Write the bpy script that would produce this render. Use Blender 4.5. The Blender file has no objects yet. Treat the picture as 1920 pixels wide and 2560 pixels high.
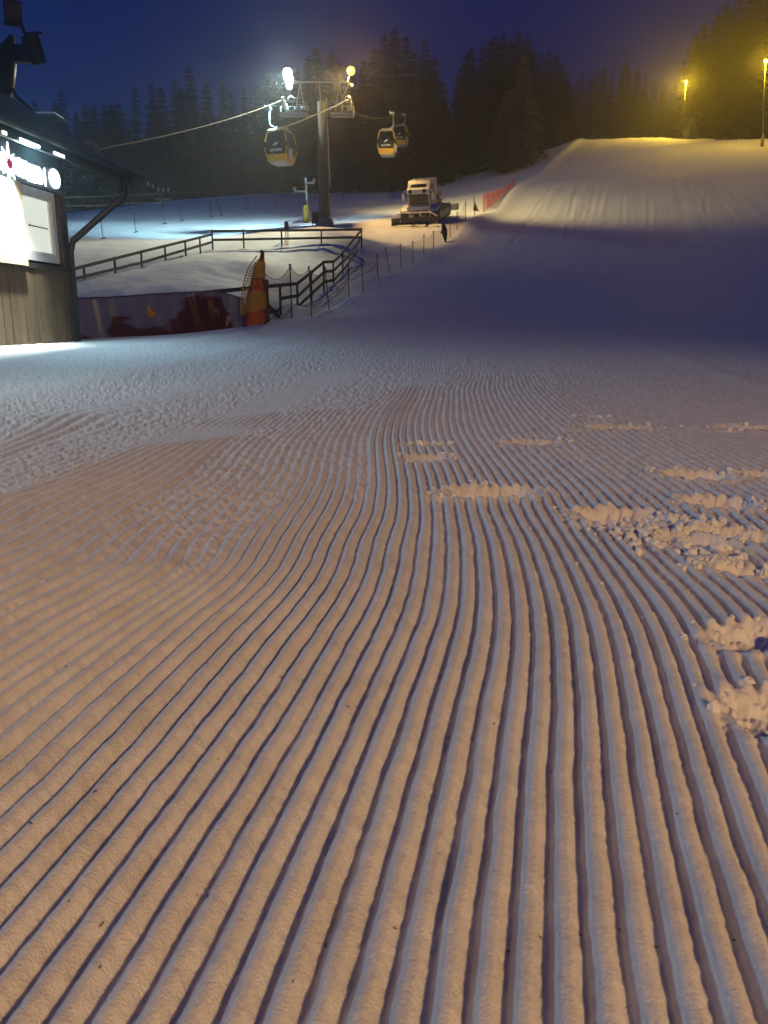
import bpy, bmesh, math, random
import numpy as np
from mathutils import Vector, Matrix

random.seed(7)
RNG = np.random.default_rng(11)
SC = bpy.context.scene
COL = SC.collection
R = math.radians

# ------------------------------------------------------------------ camera, sky, lamps, exposure
F, TH, H = 1950.0, R(13.5), 0.853          # focal length in photo pixels, pitch, eye height
CT, ST = math.cos(TH), math.sin(TH)
cam = bpy.data.objects.new('camera', bpy.data.cameras.new('camera'))
COL.objects.link(cam)
cam.location = (0, 0, H)
cam.rotation_euler = (R(90) - TH, 0, 0)
cam.data.sensor_fit = 'VERTICAL'
cam.data.sensor_height = 36
cam.data.sensor_width = 27
cam.data.lens = F / 2560 * 36
cam.data.clip_start = 0.05
cam.data.clip_end = 3000
cam.data.dof.use_dof = True
cam.data.dof.focus_distance = 5.0
cam.data.dof.aperture_fstop = 9
SC.camera = cam

W = bpy.data.worlds.new('World')
SC.world = W
W.use_nodes = True
nt = W.node_tree
bg = nt.nodes['Background']
sky = nt.nodes.new('ShaderNodeTexSky')
sky.sky_type = 'NISHITA'
sky.sun_disc = False
sky.sun_elevation = R(-3.5)
sky.sun_rotation = R(250)
sky.altitude = 600
sky.ozone_density = 6.0
tint = nt.nodes.new('ShaderNodeMix')
tint.data_type = 'RGBA'
tint.blend_type = 'MULTIPLY'
tint.inputs['Factor'].default_value = 1.0
tint.inputs['B'].default_value = (0.32, 1.24, 0.98, 1)
nt.links.new(sky.outputs['Color'], tint.inputs['A'])
nt.links.new(tint.outputs['Result'], bg.inputs['Color'])
bg.inputs['Strength'].default_value = 2.7

SC.view_settings.view_transform = 'Standard'
SC.view_settings.look = 'None'
SC.view_settings.exposure = 0.0
SC.view_settings.gamma = 1.0
SC.view_settings.use_curve_mapping = False
SC.render.engine = 'CYCLES'
SC.cycles.use_denoising = True
SC.cycles.volume_bounces = 1
SC.cycles.max_bounces = 5
SC.cycles.diffuse_bounces = 3
SC.cycles.sample_clamp_indirect = 4.0


def ray(px, py):
    v = (py - 1280) / F
    return Vector(((px - 960) / F, CT - v * ST, -ST - v * CT))


def P(px, py, D):
    """point of the place at depth D metres along the viewing axis"""
    d = ray(px, py)
    return Vector((d.x * D, d.y * D, H + d.z * D))


def lamp(name, kind, loc, color, watts, radius=0.25, aim=None, angle=120, blend=0.5):
    L = bpy.data.lights.new(name, kind)
    L.energy = watts
    L.color = color
    L.shadow_soft_size = radius
    o = bpy.data.objects.new(name, L)
    COL.objects.link(o)
    o.location = loc
    if kind == 'SPOT':
        L.spot_size = R(angle)
        L.spot_blend = blend
    if aim is not None:
        o.rotation_euler = (Vector(aim) - Vector(loc)).to_track_quat('-Z', 'Y').to_euler()
    return o


WHITE_LAMP = P(718, 184, 55.5)
AMBER_LAMP = P(877, 178, 55.5)
RIGHT_LAMP = P(1916, 152, 93.0)
FAR_LAMP = P(1716, 205, 122.0)
# the floodlights on the lift pylon, the two lamps beside the piste
lamp('pylon_white_light', 'SPOT', WHITE_LAMP, (0.46, 0.84, 1.0), 30000, 0.3, P(590, 572, 65), 124, 0.6)
lamp('pylon_white_front', 'SPOT', WHITE_LAMP + Vector((0, -.2, -.1)), (0.74, 1.0, 0.90), 6500, 0.3, P(340, 640, 43), 66, 0.7)
lamp('pylon_white_glow', 'POINT', WHITE_LAMP, (0.80, 1.0, 0.92), 1500, 0.3)
lamp('pylon_amber_light', 'SPOT', AMBER_LAMP, (1.0, 0.62, 0.20), 7800, 0.3, P(930, 575, 57), 66, 0.4)
lamp('pylon_amber_front', 'SPOT', AMBER_LAMP + Vector((0, -.2, -.1)), (1.0, 0.78, 0.36), 11000, 0.3, P(330, 630, 43), 66, 0.7)
lamp('pylon_amber_glow', 'POINT', AMBER_LAMP, (1.0, 0.52, 0.04), 1200, 0.3)
lamp('right_lamp_light', 'SPOT', RIGHT_LAMP, (1.0, 0.58, 0.04), 500, 0.2, P(1760, 385, 100), 118, 0.8)
lamp('right_lamp_glow', 'POINT', RIGHT_LAMP, (1.0, 0.62, 0.03), 3900, 0.2)
lamp('far_lamp_light', 'SPOT', FAR_LAMP, (1.0, 0.62, 0.06), 9000, 0.2, P(1480, 370, 122), 128, 0.7)
lamp('far_lamp_glow', 'POINT', FAR_LAMP, (1.0, 0.62, 0.03), 5000, 0.2)
# the pylon's third floodlight, turned up the piste
lamp('pylon_slope_light', 'SPOT', AMBER_LAMP + Vector((.7, .8, .2)), (1.0, 0.78, 0.32), 17500, 0.3, P(1570, 465, 87), 122, 1.0)
# the car park lamp behind the photographer
lamp('car_park_light', 'SPOT', (4.5, -11.0, 5.6), (1.0, 0.58, 0.21), 5600, 0.3, (0.9, -3.4, 0), 82, 0.55)
lamp('left_fill_light', 'SPOT', (-8.0, 6.0, 2.8), (0.86, 1.0, 0.94), 560, 0.2, (0.5, 3.0, 0), 125, 0.7)  # unseen fill lamp, added at the left to brighten the ridge sides

# ------------------------------------------------------------------ helpers
MATS = {}


def mat(name, color, rough=0.6, metal=0.0, var=0.12, scale=8.0, bump=0.0, bscale=60.0, emit=None, estr=0.0,
        stretch=None):
    if name in MATS:
        return MATS[name]
    m = bpy.data.materials.new(name)
    m.use_nodes = True
    n, l = m.node_tree.nodes, m.node_tree.links
    b = n['Principled BSDF']
    b.inputs['Roughness'].default_value = rough
    b.inputs['Metallic'].default_value = metal
    tc = n.new('ShaderNodeTexCoord')
    mp = n.new('ShaderNodeMapping')
    if stretch:
        mp.inputs['Scale'].default_value = stretch
    l.new(tc.outputs['Object'], mp.inputs['Vector'])
    nz = n.new('ShaderNodeTexNoise')
    nz.inputs['Scale'].default_value = scale
    nz.inputs['Detail'].default_value = 5
    l.new(mp.outputs['Vector'], nz.inputs['Vector'])
    cr = n.new('ShaderNodeValToRGB')
    c = np.array(color)
    cr.color_ramp.elements[0].position = 0.3
    cr.color_ramp.elements[1].position = 0.7
    cr.color_ramp.elements[0].color = (*np.clip(c * (1 - var), 0, 1), 1)
    cr.color_ramp.elements[1].color = (*np.clip(c * (1 + var), 0, 1), 1)
    l.new(nz.outputs['Fac'], cr.inputs['Fac'])
    l.new(cr.outputs['Color'], b.inputs['Base Color'])
    if bump > 0:
        nb = n.new('ShaderNodeTexNoise')
        nb.inputs['Scale'].default_value = bscale
        nb.inputs['Detail'].default_value = 4
        l.new(mp.outputs['Vector'], nb.inputs['Vector'])
        bp = n.new('ShaderNodeBump')
        bp.inputs['Strength'].default_value = bump
        bp.inputs['Distance'].default_value = 0.01
        l.new(nb.outputs['Fac'], bp.inputs['Height'])
        l.new(bp.outputs['Normal'], b.inputs['Normal'])
    if emit:
        b.inputs['Emission Color'].default_value = (*emit, 1)
        b.inputs['Emission Strength'].default_value = estr
    MATS[name] = m
    return m


class MB:
    """collects shapes and links them as one mesh object"""

    def __init__(self):
        self.v, self.f = [], []

    def add(self, vs, fs):
        o = len(self.v)
        self.v += [tuple(v) for v in vs]
        self.f += [tuple(i + o for i in f) for f in fs]
        return self

    def box(self, c, s, M=None, bev=0.0):
        hx, hy, hz = s[0] / 2, s[1] / 2, s[2] / 2
        b = min(bev, hx * .9, hy * .9)
        if b > 0:
            ring = [(-hx + b, -hy), (hx - b, -hy), (hx, -hy + b), (hx, hy - b), (hx - b, hy), (-hx + b, hy),
                    (-hx, hy - b), (-hx, -hy + b)]
        else:
            ring = [(-hx, -hy), (hx, -hy), (hx, hy), (-hx, hy)]
        n = len(ring)
        vs = [Vector((x, y, -hz)) for x, y in ring] + [Vector((x, y, hz)) for x, y in ring]
        if M is not None:
            vs = [M @ v for v in vs]
        vs = [v + Vector(c) for v in vs]
        fs = [tuple(range(n))[::-1], tuple(range(n, 2 * n))]
        fs += [(i, (i + 1) % n, n + (i + 1) % n, n + i) for i in range(n)]
        return self.add(vs, fs)

    def bar(self, a, b, w, h, up=(0, 0, 1)):
        a, b = Vector(a), Vector(b)
        d = (b - a)
        L = d.length
        d.normalize()
        u = Vector(up)
        s = d.cross(u)
        if s.length < 1e-4:
            s = d.cross(Vector((0, 1, 0)))
        s.normalize()
        u = s.cross(d)
        vs = []
        for p in (a, b):
            for i, j in ((-1, -1), (1, -1), (1, 1), (-1, 1)):
                vs.append(p + s * (w / 2 * i) + u * (h / 2 * j))
        return self.add(vs, [(0, 1, 2, 3), (7, 6, 5, 4), (0, 4, 5, 1), (1, 5, 6, 2), (2, 6, 7, 3), (3, 7, 4, 0)])

    def tube(self, pts, r, n=8, caps=True):
        pts = [Vector(p) for p in pts]
        rs = r if isinstance(r, (list, tuple)) else [r] * len(pts)
        vs, fs = [], []
        prev = None
        for i, p in enumerate(pts):
            t = (pts[min(i + 1, len(pts) - 1)] - pts[max(i - 1, 0)]).normalized()
            if prev is None:
                s = t.cross(Vector((0, 0, 1)))
                if s.length < 1e-3:
                    s = t.cross(Vector((1, 0, 0)))
            else:
                s = prev - t * prev.dot(t)
            s.normalize()
            prev = s
            u = t.cross(s)
            for k in range(n):
                a = 2 * math.pi * k / n
                vs.append(p + (s * math.cos(a) + u * math.sin(a)) * rs[i])
        for i in range(len(pts) - 1):
            for k in range(n):
                fs.append((i * n + k, i * n + (k + 1) % n, (i + 1) * n + (k + 1) % n, (i + 1) * n + k))
        if caps:
            fs.append(tuple(range(n))[::-1])
            fs.append(tuple(range((len(pts) - 1) * n, len(pts) * n)))
        return self.add(vs, fs)

    def poly(self, pts, depth_vec):
        """prism: a closed outline pushed along depth_vec"""
        n = len(pts)
        d = Vector(depth_vec)
        vs = [Vector(p) for p in pts] + [Vector(p) + d for p in pts]
        fs = [tuple(range(n)), tuple(range(n, 2 * n))[::-1]]
        fs += [(i, n + i, n + (i + 1) % n, (i + 1) % n) for i in range(n)]
        return self.add(vs, fs)

    def grid(self, rows):
        nr, nc = len(rows), len(rows[0])
        vs = [p for r in rows for p in r]
        fs = [(i * nc + j, i * nc + j + 1, (i + 1) * nc + j + 1, (i + 1) * nc + j)
              for i in range(nr - 1) for j in range(nc - 1)]
        return self.add(vs, fs)

    def build(self, name, m, parent=None, smooth=False, origin=None):
        vs = self.v
        if origin is not None:
            o = Vector(origin)
            vs = [(v[0] - o.x, v[1] - o.y, v[2] - o.z) for v in vs]
        me = bpy.data.meshes.new(name)
        me.from_pydata(vs, [], self.f)
        bm = bmesh.new()
        bm.from_mesh(me)
        bmesh.ops.recalc_face_normals(bm, faces=bm.faces)
        bm.to_mesh(me)
        bm.free()
        if smooth:
            me.polygons.foreach_set('use_smooth', [True] * len(me.polygons))
        me.materials.append(m)
        o = bpy.data.objects.new(name, me)
        COL.objects.link(o)
        if parent is not None:
            o.parent = parent
        return o


def tag(o, label=None, cat=None, group=None, kind=None):
    if label:
        o['label'] = label
    if cat:
        o['category'] = cat
    if group:
        o['group'] = group
    if kind:
        o['kind'] = kind
    return o


def thing(name, label, cat, loc=(0, 0, 0), rz=0.0, group=None):
    o = bpy.data.objects.new(name, None)
    o.empty_display_size = 0.2
    COL.objects.link(o)
    o.location = loc
    o.rotation_euler = (0, 0, rz)
    return tag(o, label, cat, group)


def copy_tree(o, loc=None, label=None, rz=None, parent=None):
    c = o.copy()
    COL.objects.link(c)
    if parent is not None:
        c.parent = parent
    if loc is not None:
        c.location = loc
    if rz is not None:
        c.rotation_euler = (0, 0, rz)
    if label:
        c['label'] = label
    for ch in list(o.children):
        copy_tree(ch, parent=c)
    return c


def text_mesh(body, size, extrude=0.01, offset=0.0):
    cu = bpy.data.curves.new('lettering', 'FONT')
    cu.body = body
    cu.size = size
    cu.extrude = extrude
    cu.offset = offset
    cu.resolution_u = 3
    cu.align_x = 'CENTER'
    cu.align_y = 'CENTER'
    o = bpy.data.objects.new('lettering', cu)
    COL.objects.link(o)
    dg = bpy.context.evaluated_depsgraph_get()
    me = bpy.data.meshes.new_from_object(o.evaluated_get(dg))
    bpy.data.objects.remove(o)
    bpy.data.curves.remove(cu)
    return me


# ------------------------------------------------------------------ terrain
_T = RNG.random(65536)


def vnoise(x, y, seed=0):
    xi, yi = np.floor(x).astype(np.int64), np.floor(y).astype(np.int64)
    xf, yf = x - xi, y - yi
    xf, yf = xf * xf * xf * (xf * (xf * 6 - 15) + 10), yf * yf * yf * (yf * (yf * 6 - 15) + 10)

    def h(a, b):
        k = (a * 374761393 + b * 668265263 + seed * 974634777) & 0xffffffff
        k = ((k ^ (k >> 13)) * 1274126177) & 0xffffffff
        return _T[(k ^ (k >> 16)) & 0xffff]
    a, b, c, d = h(xi, yi), h(xi + 1, yi), h(xi, yi + 1), h(xi + 1, yi + 1)
    return (a + (b - a) * xf) * (1 - yf) + (c + (d - c) * xf) * yf - 0.5


def fbm(x, y, oct=3, seed=0):
    s, a = 0, 1.0
    for i in range(oct):
        s = s + a * vnoise(x * 2 ** i + 17.3 * i, y * 2 ** i - 9.1 * i, seed + i)
        a *= 0.5
    return s


def sst(x, a, b):
    t = np.clip((x - a) / (b - a), 0, 1)
    return t * t * (3 - 2 * t)


class TPS:
    def __init__(self, pts, vals, lam=0.0, scale=1.0):
        self.s = scale
        self.p = np.array(pts, float) * scale
        n = len(pts)
        K = self.k(np.linalg.norm(self.p[:, None] - self.p[None], axis=2)) + lam * np.eye(n)
        Q = np.c_[np.ones(n), self.p]
        A = np.block([[K, Q], [Q.T, np.zeros((3, 3))]])
        self.w = np.linalg.solve(A, np.r_[np.array(vals, float), 0, 0, 0])

    @staticmethod
    def k(r):
        r2 = r * r + 1e-12
        return 0.5 * r2 * np.log(r2)

    def __call__(self, x, y):
        x, y = np.asarray(x, float) * self.s, np.asarray(y, float) * self.s
        out = self.w[-3] + self.w[-2] * x + self.w[-1] * y
        for (px, py), w in zip(self.p, self.w):
            out = out + w * self.k(np.sqrt((x - px) ** 2 + (y - py) ** 2))
        return out


def plane_depth(py):
    v = (py - 1280) / F
    return 0.853 / (v * 0.965 + 0.2622)


_ctl = []
for py in (2560, 1760, 1360, 1100, 960):
    for px in (-300, 400, 960, 1500, 2200):
        _ctl.append((px, py, plane_depth(py)))
_ctl += [(-300, 900, 9.6), (0, 900, 10), (500, 900, 10.8), (960, 900, 11.5), (1500, 900, 11.5), (2200, 900, 11.5),
         (960, 850, 16.5), (1500, 850, 16.5), (2200, 850, 16), (1150, 822, 21), (1700, 822, 21),
         (-200, 872, 10.4), (0, 862, 12), (190, 853, 13.6), (400, 838, 16), (600, 818, 19), (700, 800, 22),
         # hollow behind the crest, then the fenced enclosure
         (120, 872, 17.0), (400, 850, 20.5), (560, 828, 22.5),
         (250, 738, 29.5), (450, 733, 29), (600, 722, 30.5), (200, 706, 33), (330, 672, 37.5), (450, 643, 42),
         (530, 624, 46), (720, 620, 46), (880, 606, 46.5), (650, 660, 38),
         (860, 684, 42), (834, 712, 39), (810, 729, 37), (779, 751, 35), (744, 769, 32.5), (702, 796, 28), (700, 745, 32),
         (760, 700, 38),
         # drag lift slope
         (200, 640, 41), (200, 565, 60), (200, 535, 85), (400, 590, 57), (400, 545, 75), (400, 506, 105),
         (620, 585, 57), (650, 525, 80), (650, 483, 108), (0, 560, 85), (-300, 560, 85),
         (812, 566, 55), (760, 550, 65), (950, 575, 57), (960, 500, 90), (960, 468, 108),
         (1050, 548, 60), (1000, 610, 51), (930, 650, 46), (1100, 500, 78), (1100, 455, 106), (1200, 418, 122),
         (1300, 385, 135),
         # piste
         (870, 742, 34.3), (960, 690, 39.5), (1060, 638, 46), (1160, 566, 57), (1280, 474, 78),
         (900, 785, 27), (1300, 800, 25), (1700, 800, 25), (2100, 798, 25),
         (1000, 738, 34.3), (1300, 740, 34.3), (1700, 740, 34), (2100, 740, 33.5),
         (1150, 640, 47.5), (1300, 640, 48), (1700, 640, 47), (2100, 640, 45), (1220, 540, 64), (1300, 540, 65), (1700, 540, 63), (2100, 540, 58),
         (1350, 440, 94), (1700, 440, 86), (1920, 440, 82), (2100, 440, 78), (1450, 350, 138), (1600, 348, 138),
         (1700, 345, 132), (1790, 352, 116), (1920, 354, 98), (2150, 356, 94)]
_cp, _cz = [], []
for px, py, D in _ctl:
    q = P(px, py, D)
    _cp.append((q.x, q.y))
    _cz.append(q.z)
for x, y, z in [(-6, -3, -.05), (0, -4, -.1), (6, -3, -.05), (-60, -60, -1), (60, -60, -1), (0, -150, -3), (-180, 20, 6),
                (180, 40, 12), (-60, 60, 8.5), (-180, 160, 26), (60, 100, 22.5), (180, 160, 30), (70, 200, 37),
                (20, 220, 39), (-60, 150, 18), (-25, 150, 19), (0, 170, 25), (-12, 7, -.05), (-14, 20, .1), (-25, 40, 4.0),
                (-20, 28, 1.6), (0, 330, 44), (-200, 330, 30), (200, 330, 42), (0, 420, 46), (-420, 100, 10),
                (420, 100, 20), (-300, -300, -4), (300, -300, -4)]:
    _cp.append((x, y))
    _cz.append(z)
TER = TPS(_cp, _cz, lam=1.5e-3, scale=0.05)

# the net fence / edge of the piste, as pixel + depth along the ground
EDGE = [P(px, py, D) for px, py, D in ((560, 835, 17), (700, 800, 23.5), (800, 770, 29), (870, 742, 34.3), (960, 690, 39.5),
                                       (1060, 638, 46), (1160, 566, 57), (1280, 474, 78), (1380, 395, 112), (1440, 348, 136),
                                       (1480, 330, 165))]
EDGE_XY = np.array([(p.x, p.y) for p in EDGE])


def seg_dist(x, y, pts):
    """signed distance to a polyline (positive to its right going along it)"""
    best = np.full(np.shape(x), 1e9)
    sgn = np.ones(np.shape(x))
    for (ax, ay), (bx, by) in zip(pts[:-1], pts[1:]):
        dx, dy = bx - ax, by - ay
        t = np.clip(((x - ax) * dx + (y - ay) * dy) / (dx * dx + dy * dy), 0, 1)
        d = np.hypot(x - ax - t * dx, y - ay - t * dy)
        s = np.sign((x - ax) * dy - (y - ay) * dx)
        m = d < best
        best = np.where(m, d, best)
        sgn = np.where(m, s, sgn)
    return best * sgn


def base_height(x, y):
    x, y = np.asarray(x, float), np.asarray(y, float)
    z = TER(x, y)
    s = seg_dist(x, y, EDGE_XY)
    # the piste is a raised layer of made snow: a bank down to the natural ground on its left
    bank = 0.5 * sst(y, 70, 105)
    z = z - bank * (1 - sst(s, -4.0, -0.5)) * sst(s, -40, -14) - bank * 0.0
    berm = 0.32 * sst(y, 38, 60)
    z = z + berm * np.exp(-((s - 0.6) / 0.9) ** 2)
    # rollers in the upper piste
    far = sst(y, 62, 80) * sst(s, 1, 8)
    z = z + far * (0.17 * np.sin((y + 0.25 * x) / 3.6 + 0.8 * np.sin(x / 9.0)) * sst(y, 70, 95)
                   + 0.07 * np.sin((y - 0.1 * x) / 1.9))
    # trampled and wind-packed snow left of the fence
    left = (1 - sst(s, -1.5, -0.2)) * sst(y, 19, 26) * (1 - sst(y, 120, 160))
    z = z + left * (0.10 * fbm(x * 0.45, y * 0.45, 3, 5) + 0.05 * fbm(x * 1.7, y * 1.7, 2, 9) * sst(s, -26, -4))
    return z


def gz(x, y):
    return float(base_height(np.array([x]), np.array([y]))[0])


def hit(px, py, d0=12.0, d1=260.0):
    """where the line of sight through a pixel meets the terrain, beyond depth d0"""
    d = ray(px, py)
    D = np.linspace(d0, d1, 1600)
    g = base_height(d.x * D, d.y * D)
    below = (H + d.z * D) < g
    k = np.argmax(below) if below.any() else len(D) - 1
    return P(px, py, float(D[k]))


# ridges of the groomer's comb: ridge number along traced lines
_rid = []
for py, rows in {
    2560: [(-13, 63), (-8, 594), (-4, 1007), (0, 1411), (4, 1842)],
    2360: [(-15.2, 0)],
    2160: [(-17, 20), (-12, 430), (-6, 925), (0, 1411), (6, 1896)],
    1960: [(-19.9, 0)],
    1760: [(-23.0, 0), (-12, 700), (-6, 1048), (0, 1411), (6, 1755)],
    1560: [(-28.0, 0), (-20, 440), (-12, 825), (-6, 1115), (0, 1396), (6, 1677), (11, 1912)],
    1360: [(-34.5, 20), (-24.6, 470), (-12, 910), (-6, 1130), (0, 1336), (4, 1460), (9, 1612), (14, 1790)],
    1304: [(-12, 938), (-6, 1125), (0, 1302), (8, 1545), (16, 1820)],
    1173: [(-12, 950), (-6, 1092), (0, 1232), (10, 1475), (24, 1850)],
    1087: [(-12, 948), (0, 1175), (12, 1420), (32, 1860)],
    1020: [(-12, 977), (0, 1160), (14, 1380), (42, 1860)],
    965: [(-12, 1017), (0, 1160), (16, 1355), (54, 1850)],
    915: [(-12, 1068), (0, 1170), (18, 1345), (68, 1850)],
    1476: [(-30.5, 15)], 1366: [(-30.5, 206)], 1269: [(-30.5, 353)], 1195: [(-30.5, 470)], 1093: [(-30.5, 588)], 1023: [(-30.5, 700)], 960: [(-30.5, 820)],
    1247: [(-39.5, 0)], 1166: [(-39.5, 220)], 1070: [(-39.5, 470)], 1019: [(-39.5, 588)], 971: [(-39.5, 700)], 925: [(-39.5, 830)],
    1137: [(-48.5, 0)], 1041: [(-48.5, 220)], 990: [(-48.5, 441)], 909: [(-48.5, 700)],
    993: [(-58.5, 0)], 961: [(-58.5, 220)], 923: [(-58.5, 412)], 866: [(-58.5, 700)],
    1682: [(-25.2, 0)], 1542: [(-25.2, 220)], 1425: [(-25.2, 412)],
    1660: [(-30.5, -300)], 1370: [(-39.5, -300)], 1260: [(-48.5, -300)],
}.items():
    for k, px in rows:
        q = P(px, py, plane_depth(py))
        _rid.append((q.x, q.y, k))
_rid = np.array(_rid)
RID = TPS(_rid[:, :2], _rid[:, 2], lam=2.5e-2)

# boot prints trodden into the corduroy: pixel centre, half length and half width in metres, direction
PRINTS = []
for px, py, a, b, rot in ((1215, 1240, .22, .11, 6), (1065, 1150, .13, .08, 20), (1335, 1110, .19, .07, 5),
                          (1540, 1072, .28, .09, 3), (1880, 1072, .30, .10, 0), (1745, 1195, .17, .10, -15),
                          (1555, 1302, .19, .11, -8), (1800, 1265, .16, .10, -10), (1720, 1360, .16, .06, -30),
                          (1850, 1345, .15, .08, -20), (1880, 1600, .13, .075, 20), (1925, 1790, .10, .09, 60),
                          (1060, 1113, .13, .05, 5), (1480, 1045, .10, .05, 0), (1900, 1445, .14, .05, -25),
                          (1640, 1310, .12, .07, -5), (1900, 1190, .12, .07, 0)):
    q = P(px, py, plane_depth(py))
    PRINTS.append((q.x, q.y, a, b, R(rot)))

TRACKS = [[hit(px, py, 22) for px, py in t] for t in (
    [(1392, 455), (1360, 510), (1320, 565), (1270, 620)], [(1376, 470), (1340, 525), (1300, 580)],
    [(1490, 465), (1476, 520), (1462, 590)], [(1510, 480), (1494, 540)],
    [(1618, 470), (1624, 530), (1620, 590)], [(1770, 480), (1762, 520), (1775, 560)],
    [(1585, 380), (1640, 400), (1700, 430), (1752, 470)], [(1740, 455), (1760, 500)],
    [(1690, 400), (1760, 450), (1850, 490)], [(1440, 470), (1425, 540), (1418, 600)], [(1560, 470), (1556, 560)])]
TRACKS = [np.array([(p.x, p.y) for p in t]) for t in TRACKS]


def detail(x, y, r):
    """comb ridges, crumbs and boot prints: metres added to the base height"""
    u = RID(x, y)
    # the comb fades where the sheet is too coarse to carry it
    step = np.minimum(np.maximum(0.0065, r * r / 700), 0.13)
    du = np.abs(RID(x * (1 + step / np.maximum(r, .3)), y * (1 + step / np.maximum(r, .3))) - u)
    fine = 1 - sst(du, 0.14, 0.34)
    u = u + 0.035 * fbm(x * 3.0, y * 1.6, 2, 31) + 0.03 * vnoise(x * 22, y * 14, 33)
    k = np.floor(u + 0.5)
    st_ = vnoise(k * 5.3, y * 6.5, 34)
    u = u + (0.06 * st_ + 0.08 * np.abs(np.mod(y * 5.0 + 9 * vnoise(k * 2.7, y * .8, 37), 1) - .5)) * sst(0.5 - np.abs(u - k), 0, .12)
    fade = 1 - sst(r, 6.5, 13.0) * 0.86
    fade = fade * (1 - sst(r, 24, 42)) * fine
    c = 0.5 + 0.5 * np.cos(2 * np.pi * u)
    rag = 0.35 + 0.65 * sst(r, 1.6, 4.0)
    c = np.clip(c + rag * (0.20 * vnoise(x * 34, y * 20, 35) * (c < .75) + 0.14 * vnoise(x * 90, y * 60, 36) * (c < .8)), 0, 1)
    prof = 1 - (1 - c) ** 1.7
    # some ridges carry more snow than others
    amp = 0.0225 * (1 + 0.20 * vnoise(k * 7.7, y * 1.3, 41) + 0.12 * vnoise(k * 3.1 + 5, y * 6.0, 42))
    # crumbled stretches between clean passes, all following the direction of travel
    def band(a, b, s=0.8):
        return sst(u, a - s, a + s) * (1 - sst(u, b - s, b + s))
    clean = np.clip(band(-39.5, -30.5) + band(-12.6, -9.3, .4) + 0.8 * band(-50.5, -47.5) + 0.8 * band(-59.5, -57.5), 0, 1)
    lump = fbm(u * 0.16, r * 0.22, 2, 51)
    left = 1 - sst(u, -13.5, -12.5)
    crumb = left * sst(r + 1.2 * lump, 2.5, 3.6) + (1 - left) * sst(r + 2.5 * lump, 3.4, 5.6) * 0.75
    crumb = np.maximum(crumb, 0.55 * sst(r, 7, 10))
    crumb = crumb * (1 - 0.92 * clean * (1 - sst(r, 9, 13)))
    m = np.ones_like(r)
    add = np.zeros_like(r)
    for cx, cy, a, b, rot in PRINTS:
        near = (np.abs(x - cx) < 1.0) & (np.abs(y - cy) < 1.2)
        if not near.any():
            continue
        xx, yy = x[near] - cx, y[near] - cy
        e = np.sqrt(((xx * math.cos(rot) + yy * math.sin(rot)) / a) ** 2
                    + ((-xx * math.sin(rot) + yy * math.cos(rot)) / b) ** 2)
        e = e + 0.28 * fbm(xx * 9 + cx, yy * 9 + cy, 3, 61)
        pit = 1 - sst(e, 0.55, 1.0)
        rim = np.exp(-((e - 1.12) / 0.24) ** 2)
        lump = 0.6 + 1.4 * np.clip(fbm(xx * 14 + cx * 3, yy * 14, 2, 63) + 0.3, 0, 1)
        rough = vnoise(xx * 34 + yy * 20, yy * 11 - xx * 8, 65) + 0.7 * vnoise(xx * 60, yy * 60, 66)
        blocks = np.maximum(np.maximum(vnoise(xx * 26, yy * 24, 67), vnoise(xx * 19 + 9, yy * 21, 68)), vnoise(xx * 48, yy * 45, 69) * .7)
        skirt = np.exp(-(np.clip(e - 1.1, 0, 9) / 0.42) ** 2) * sst(e, .75, 1.1)
        sc = min(1.0, (a + b) / .3)
        add[near] += sc * (-0.050 * (1 - sst(e, 0.25, 1.10)) + 0.010 * np.exp(-((e - 1.10) / 0.30) ** 2)
                           + 0.028 * (1 - sst(e, .8, 1.2)) * (rough + .6 * vnoise(xx * 110, yy * 110, 70)) + 0.034 * skirt * np.clip(blocks + .05, 0, 1))
        m[near] *= 1 - np.clip(1.15 * np.exp(-np.clip(e - 0.9, 0, 9) ** 2 / 0.12), 0, 1)
    z = amp * prof * fade * m * (1 - 0.55 * crumb)
    cell = np.maximum(vnoise(x * 38, y * 38, 71), vnoise(x * 27 + 3, y * 27, 72)) + 0.5 * vnoise(x * 75, y * 75, 73)
    grain = crumb * (1 - sst(r, 16, 34) * .8) * (0.5 + 0.5 * fade)
    z = z + grain * (0.4 + 0.6 * m) * (0.015 + 0.010 * sst(r, 5, 9)) * cell * np.clip(1.4 - prof * fade * 0.4, 0, 2)
    z = z + (1 - sst(r, 14, 40)) * 0.0022 * (vnoise(x * 90, y * 90, 75) * (0.4 + 1.4 * (1 - prof)) + 0.7 * vnoise(x * 33, y * 33, 76))
    # soft swells and edges of the groomer's passes
    z = z + 0.035 * fbm(x * 0.35, y * 0.35, 2, 81) * sst(r, 3, 9) * (1 - sst(r, 30, 50))
    for off, hgt in ((-49, .018), (-58.5, .028), (-75, .034), (-110, .04), (58, .018)):
        z = z + hgt * np.exp(-((u - off) / 3.0) ** 2) * sst(r, 5, 8) * (1 - sst(r, 20, 30))
    for t in TRACKS:
        box = (x > t[:, 0].min() - 2) & (x < t[:, 0].max() + 2) & (y > t[:, 1].min() - 2) & (y < t[:, 1].max() + 2)
        if box.any():
            d = np.abs(seg_dist(x[box], y[box], t))
            dd = 0.028 * np.exp(-((d - 0.32) / 0.10) ** 2) - 0.018 * np.exp(-(d / 0.18) ** 2)
            add[box] += dd * (0.7 + vnoise(x[box] * .8, y[box] * .8, 83))
    # comb texture of the far piste, pass by pass
    s = seg_dist(x, y, EDGE_XY)
    z = z + 0.046 * sst(y, 30, 55) * sst(s, 1.5, 4) * (fbm(s * 1.4, y * 0.05, 3, 91) + 0.8 * np.abs(np.mod(s / 4.6, 1) - .5)
                                                     + 0.7 * fbm(x * 0.9, y * 0.8, 2, 93))
    return z + add + m * 0


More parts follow.
